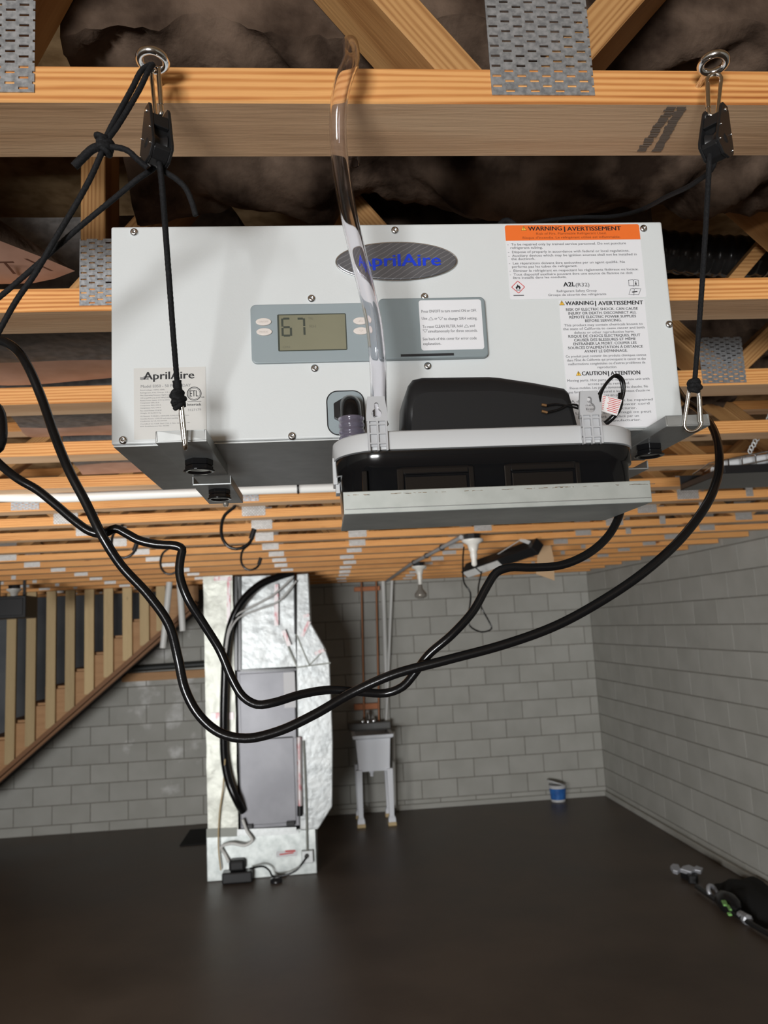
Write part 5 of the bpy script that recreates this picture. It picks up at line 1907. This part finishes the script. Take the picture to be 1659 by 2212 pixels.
# drain pipes in front of the right side of the cabinet
mb = MB()
mb.tube([S(646, 1592, AY - 0.03), S(648, 1742, AY - 0.03)], 0.022, 14)
dp = mb.obj('drain_pipe', 'foil_pink', ah)
MB().tube([S(648, 1740, AY - 0.03), S(648, 1762, AY - 0.03)], 0.024, 14).obj('pipe_end', 'black_satin', dp)
MB().tube([S(656, 1600, AY - 0.02), S(662, 1740, AY - 0.02), S(664, 1845, AY - 0.02)], 0.009, 10).obj('control_conduit', 'tape_grey', ah)
mb = MB()
q0, q1 = S(470, 1800, AY - 0.008), S(640, 1793, AY - 0.008)
mb.bar(q0, q1, 0.01, 0.05)
q0, q1 = S(536, 1806, AY - 0.01), S(646, 1797, AY - 0.01)
mb.bar(q0, q1, 0.012, 0.02)
mb.obj('plenum_flange', 'galv', bs_)
mb = MB()
q0, q1 = S(446, 1800, AY - 0.014), S(512, 1797, AY - 0.014)
mb.bar(q0, q1, 0.006, 0.07)
mb.obj('foil_tape', 'tape_grey', bs_)
mb = MB()
mb.prism(rrect(*A(597, 1852), *A(642, 1836), 0.01), AY - 0.003, AY)
tag(mb.obj('sticker', 'label_white', bs_), 'small white sticker with red print')
mb = MB()
q0, q1 = S(604, 1846, AY - 0.004), S(634, 1842, AY - 0.004)
mb.bar(q0, q1, 0.002, 0.010)
q0, q1 = S(616, 1839, AY - 0.004), S(638, 1838, AY - 0.004)
mb.bar(q0, q1, 0.002, 0.014)
mb.obj('sticker_print', 'ink_red', bs_)
ob = pbox('outlet_box', 'galv', 651, 1839, 677, 1864, AY - 0.05, AY, 0.004, bs_)
MB().tube([S(662, 1850, AY - 0.045), S(662, 1850, AY - 0.075)], 0.018, 12).obj('outlet_plug', 'black_satin', bs_)

rl_ = thing('refrigerant_line', S(620, 1242, 6.9), 'black insulated hose curving down the front of the silver ducts', 'hose')
mb = MB()
mb.tube(spline(path([(632, 1236, 6.93), (600, 1246, 6.88), (560, 1264, 6.84), (522, 1300, 6.82), (500, 1345, 6.82), (489, 1400, 6.83), (485, 1470, 6.84), (483, 1560, 6.85), (485, 1640, 6.86), (495, 1690, 6.86), (512, 1730, 6.86), (524, 1752, 6.93)]), 0.02),
        [0.032] * 200 if False else 0.033, 14)
mb.obj('insulated_hose', 'black_rubber', rl_)
mb = MB()
mb.tube(spline(path([(632, 1248, 6.88), (590, 1285, 6.84), (545, 1310, 6.82), (510, 1330, 6.80), (494, 1360, 6.79), (487, 1400, 6.79)]), 0.02), 0.008, 8)
mb.tube(spline(path([(640, 1255, 6.88), (600, 1300, 6.84), (550, 1320, 6.82), (515, 1335, 6.80), (496, 1365, 6.79), (488, 1410, 6.79)]), 0.02), 0.008, 8)
mb.obj('white_wires', 'wire_white', rl_)
mb = MB()
mb.tube(spline(path([(486, 1640, 6.82), (482, 1700, 6.88), (474, 1760, 6.9), (472, 1830, 6.9), (477, 1880, 6.9)]), 0.02), 0.006, 8)
mb.obj('tan_wire', 'block_tan', rl_)

# condensate pump on the floor by the base
fp = thing('floor_pump', V((SZ(512, 1908, 0).x, 6.80, 0)), 'black condensate pump on the floor before the galvanised base', 'pump')
a, b2 = SZ(479, 1912, 0), SZ(545, 1908, 0)
yf = a.y
hgt = S(512, 1885, yf).z
MB().box((a.x, yf, 0), (b2.x, yf + 0.15, hgt)).obj('tank', 'black_satin', fp, bevel=0.012)
t1 = S(493, 1862, yf)
t2 = S(528, 1862, yf)
MB().box((t1.x, yf + 0.02, hgt), (t2.x, yf + 0.13, t1.z)).obj('motor_cover', 'black_matte', fp, bevel=0.02)
mb = MB()
mb.tube(spline(path([(540, 1876, yf + 0.05), (570, 1872, yf), (583, 1882, yf - 0.02), (588, 1892, yf), (610, 1892, yf), (640, 1880, yf), (655, 1862, 6.85), (662, 1852, 6.88)]), 0.02), 0.008, 8)
mb.obj('power_lead', 'black_rubber', fp)
mb = MB()
mb.tube(spline(path([(494, 1862, yf + 0.06), (486, 1845, yf + 0.08), (478, 1830, 6.9), (500, 1822, 6.88), (530, 1826, 6.87), (545, 1815, 6.88), (534, 1796, 6.9), (524, 1770, 6.9)]), 0.02), 0.012, 10)
mb.obj('drain_tube', 'pvc_white', fp)
c = SZ(597, 1905, 0)
mb = MB()
mb.lathe([(0.05, 0), (0.05, 0.025), (0.02, 0.035)], frame((c.x, c.y, 0)), 14)
tag(mb.obj('rubber_plug', 'black_satin'), 'small round black plug on the floor in front of the galvanised base', 'plug')
a, b2 = SZ(388, 1828, 0), SZ(440, 1792, 0)
mb = MB()
mb.box((a.x, a.y, 0), (bx0 + 0.05, b2.y, 0.012))
tag(mb.obj('floor_mat', 'cloth_black', bevel=0.004), 'black flat mat on the floor left of the air handler', 'mat')

# ================================================================== LAUNDRY TUB AND PIPES
fl_, fr_ = SZ(780, 1790, 0), SZ(845, 1782, 0)
ty0 = (fl_.y + fr_.y) / 2 - 0.03
tx0, tx1 = S(762, 1592, ty0).x, S(849, 1588, ty0).x
tzt = S(805, 1588, ty0).z
tzb = S(805, 1668, ty0).z
tub = thing('laundry_tub', ((tx0 + tx1) / 2, ty0, 0), 'white plastic laundry tub on legs by the back wall', 'sink')
tyb = ty0 + 0.50
mb = MB()


def rect_loop(ins, z, back=0.0):
    return [V(p) for p in ((tx0 + ins, ty0 + ins, z), (tx1 - ins, ty0 + ins, z), (tx1 - ins, tyb - ins, z), (tx0 + ins, tyb - ins, z))]


loft(mb, [rect_loop(0.05, tzb), rect_loop(0.03, tzt - 0.045), rect_loop(0.0, tzt - 0.03), rect_loop(-0.005, tzt), rect_loop(0.03, tzt), rect_loop(0.045, tzt - 0.05), rect_loop(0.065, tzb + 0.015)], smooth=False)
mb.obj('basin', 'tub_white', tub)
mb = MB()
mb.box((tx0 - 0.03, tyb - 0.09, tzt), (tx1 + 0.01, tyb + 0.02, tzt + 0.075))
tag(mb.obj('back_ledge', 'tub_grey', tub, bevel=0.008), 'shaded grey back ledge')
for ix, x in enumerate((tx0 + 0.05, tx1 - 0.05)):
    for yy in (ty0 + 0.055, tyb - 0.06):
        mb = MB()
        loft(mb, [[V((x + sx_ * w, yy + sy_ * w, z)) for sx_, sy_ in ((-1, -1), (1, -1), (1, 1), (-1, 1))] for z, w in ((0.035, 0.038), (0.075, 0.036), (0.10, 0.024), (tzb + 0.02, 0.032))], smooth=False)
        lg = mb.obj('leg', 'tub_white', tub, bevel=0.003, seg=1)
        tag(MB().box((x - 0.042, yy - 0.042, 0), (x + 0.042, yy + 0.042, 0.036)).obj('foot_block', 'block_tan', lg, bevel=0.003, seg=1), 'tan wooden block')
mb = MB()
mb.lathe([(0.03, 0), (0.028, 0.03), (0.018, 0.045), (0.018, 0.075)], frame(((tx0 + tx1) / 2 - 0.02, ty0 + 0.2, tzb), (0, 0, -1)), 14)
mb.obj('drain_spigot', 'tub_white', tub)
mb = MB()
fxx = (tx0 + tx1) / 2 - 0.02
mb.tube(spline([V((fxx, tyb - 0.04, tzt + 0.075)), V((fxx, tyb - 0.04, tzt + 0.16)), V((fxx, tyb - 0.12, tzt + 0.17)), V((fxx, tyb - 0.2, tzt + 0.12))], 0.01), 0.013, 10)
for s_ in (-1, 1):
    mb.lathe([(0.02, 0), (0.024, 0.02), (0.014, 0.04)], frame((fxx + s_ * 0.06, tyb - 0.04, tzt + 0.075)), 12)
mb.obj('faucet', 'screw_steel', tub)
for n_, (px, lab) in enumerate(((781, 'left of two copper water pipes above the laundry tub'), (813, 'right of two copper water pipes above the laundry tub'))):
    a, b2 = S(px, 1255, 8.92), S(px + 6, 1572, 8.92)
    tag(MB().tube([V((a.x, 8.92, BEAM + 0.1)), b2], 0.011, 10).obj('copper_pipe', 'copper'), lab, 'pipe', 'copper pipes above the laundry tub')
for y0, y1, lab in ((1266, 1278, 'upper copper-coloured pipe strap on the back wall'), (1518, 1534, 'lower copper-coloured pipe strap on the back wall')):
    a, b2 = S(765, y1, 8.95), S(820, y0, 8.95)
    tag(MB().box((a.x, 8.935, a.z), (b2.x, 8.998, b2.z)).obj('pipe_strap', 'copper_pad', bevel=0.004), lab, 'strap', 'copper pipe straps')
for (u0, v0, u1, v1, r_, lab) in ((827, 1245, 838, 1575, 0.026, 'thicker white drain pipe rising from the laundry tub'), (847, 1250, 834, 1565, 0.017, 'thinner white pipe leaning across the thicker one above the tub')):
    yq = 8.955 if r_ > 0.02 else 8.90
    a, b2 = S(u0, v0, yq), S(u1, v1, yq)
    a = b2 + (a - b2) * ((BEAM + 0.02 - b2.z) / (a.z - b2.z))
    tag(MB().tube([a, b2], r_, 14).obj('plumbing_pipe', 'pvc_white'), lab, 'pipe', 'white pipes above the laundry tub')
tag(MB().tube([S(849, 1580, 8.93), S(852, 1745, 8.93)], 0.022, 12).obj('waste_pipe', 'pvc_white'), 'white waste pipe down the wall behind the laundry tub', 'pipe')

# ================================================================== BUCKET AND FLOOR ITEMS
c = SZ(1206, 1730, 0)
bk = thing('bucket', c, 'white bucket with blue label standing by the back wall', 'bucket')
h = S(1206, 1694, c.y).z
f = frame(c)
MB().lathe([(0.078, 0.0), (0.086, h * 0.55), (0.094, h), (0.090, h), (0.078, 0.02)], f, 28).obj('body', 'bucket_white', bk)
mb = MB()
n = 22
ring0 = [(0.0835 if k < 1 else 0.0835) for k in range(n)]
lo, hi = h * 0.14, h * 0.80
for k in range(n):
    a0, a1 = R(-175 + 170 * k / n), R(-175 + 170 * (k + 1) / n)
    r0, r1 = 0.0795 + 0.0085 * lo / h * 1.0 + 0.0022, 0.0795 + 0.0085 * hi / h + 0.0075
    mb.add([c + V((r0 * math.cos(a0), r0 * math.sin(a0), lo)), c + V((r0 * math.cos(a1), r0 * math.sin(a1), lo)), c + V((r1 * math.cos(a1), r1 * math.sin(a1), hi)), c + V((r1 * math.cos(a0), r1 * math.sin(a0), hi))], [(0, 1, 2, 3)])
tag(mb.obj('label', 'bucket_blue', bk), 'blue printed label')
mb = MB()
mb.lathe([(0.097, 0.0), (0.097, 0.012), (0.09, 0.014), (0.0, 0.012)], frame(c + V((-0.02, -0.01, h + 0.015)), (0.35, 0.1, 1)), 28)
mb.obj('lid', 'bucket_white', bk)
mb = MB()
c2 = SZ(992, 1737, 0)
mb.box((c2.x - 0.045, c2.y - 0.02, 0), (c2.x + 0.04, c2.y + 0.03, 0.02))
mb.box((c2.x - 0.02, c2.y - 0.03, 0.010), (c2.x + 0.06, c2.y + 0.01, 0.03))
tag(mb.obj('wood_scrap', 'block_tan', bevel=0.004), 'small scrap of wood on the floor between tub and bucket', 'scrap')

# long black tool with clamps lying at the lower right
tl_ = thing('pole_tool', SZ(1560, 1960, 0), 'black pole tool with silver clamps and green marks lying on the floor', 'tool')
G = lambda x, y, z=0.0: SZ(x, y, z)
mb = MB()
p0, p1, p2 = G(1700, 2040, 0.03), G(1610, 1988, 0.03), G(1505, 1915, 0.035)
mb.tube(spline([p0, p1, p2], 0.03), 0.017, 12)
mb.obj('pole', 'black_satin', tl_)
hd = G(1492, 1893, 0.03)
mb = MB()
dirp = (p2 - p1).normalized()
side = V((0, 0, 1)).cross(dirp)
mb.prism([(-0.11, 0.0), (-0.02, -0.05), (0.06, -0.03), (0.10, 0.0), (0.07, 0.05), (0.0, 0.03), (-0.07, 0.05)], -0.03, 0.03, frame(hd, side, V((1, 0, 0))))
mb.obj('head', 'black_matte', tl_, bevel=0.008)
hf = frame(hd + V((0, 0, 0.03)), (0, -0.35, 1), V((1, -0.25, 0)))
for poly_ in ([(-0.13, -0.02), (-0.10, -0.035), (-0.07, 0.0), (-0.075, 0.055), (-0.115, 0.06), (-0.14, 0.03)], [(-0.075, 0.0), (0.0, -0.03), (0.03, 0.0), (0.075, -0.01), (0.10, 0.03), (0.055, 0.055), (0.035, 0.035), (0.0, 0.06), (-0.05, 0.035)]):
    m2_ = MB()
    m2_.prism(poly_, -0.012, 0.02, hf @ Matrix.Rotation(-PI / 2, 4, 'X') @ Matrix.Translation((0, -0.012, 0)))
    tag(m2_.obj('head_plate', 'silver_plastic', tl_, bevel=0.004), 'silver grey plate')
q = G(1540, 1928, 0.045)
mb = MB()
mb.tube([q + frame((0, 0, 0), (0.55, -0.75, 0.35)) @ V((0.042 * math.cos(t), 0.050 * math.sin(t), 0)) for t in [2 * PI * k / 24 for k in range(24)]], 0.015, 8, closed=True)
tag(mb.obj('clamp_ring', 'silver_plastic', tl_), 'silver clamp ring')
q = G(1608, 1982, 0.035)
mb = MB()
mb.lathe([(0.022, -0.055), (0.034, -0.045), (0.034, -0.012), (0.024, 0.0), (0.030, 0.012), (0.030, 0.045), (0.020, 0.05)], frame(q, dirp), 8, smooth=False)
tag(mb.obj('clamp', 'silver_plastic', tl_), 'silver clamp')
mb = MB()
q = G(1575, 1958, 0.03)
mb.lathe([(0.02, -0.13), (0.055, -0.08), (0.07, 0.0), (0.055, 0.09), (0.02, 0.13)], frame(q + V((0, 0, 0.02)), dirp), 16)
mb.obj('motor_body', 'black_satin', tl_)
for (u0, v0, u1, v1, w_) in ((1563, 1946, 1568, 1956, 0.030), (1572, 1956, 1578, 1966, 0.018), (1574, 1972, 1578, 1977, 0.022)):
    tag(MB().bar(G(u0, v0, 0.088), G(u1, v1, 0.084), w_, 0.012).obj('green_mark', 'lime_green', tl_, bevel=0.003), 'lime green mark')
mb = MB()
q = G(1640, 1935, 0.05)
vs = []
for a in range(15):
    for b in range(9):
        u, v_ = a / 14 * 2 - 1, b / 8 * 2 - 1
        hh = max(0, 1 - u ** 4) * max(0, 1 - v_ ** 4)
        vs.append(V((q.x + u * 0.17 + 0.06 * v_, q.y + v_ * 0.42, 0.01 + 0.10 * hh * (0.8 + 0.4 * noise.noise(V((u * 2, v_ * 2, 1)))))))
mb.add(vs, [(a * 9 + b, (a + 1) * 9 + b, (a + 1) * 9 + b + 1, a * 9 + b + 1) for a in range(14) for b in range(8)], True)
mb.box((q.x - 0.17, q.y - 0.40, 0), (q.x + 0.15, q.y + 0.40, 0.012))
tag(mb.obj('black_bag', 'cloth_black'), 'black bag slumped on the floor behind the pole tool', 'bag')

# ------------------------------------------------------------------ tidy up the shape templates
for o in _tmp:
    bpy.data.objects.remove(o)
bpy.data.objects.remove(_to)
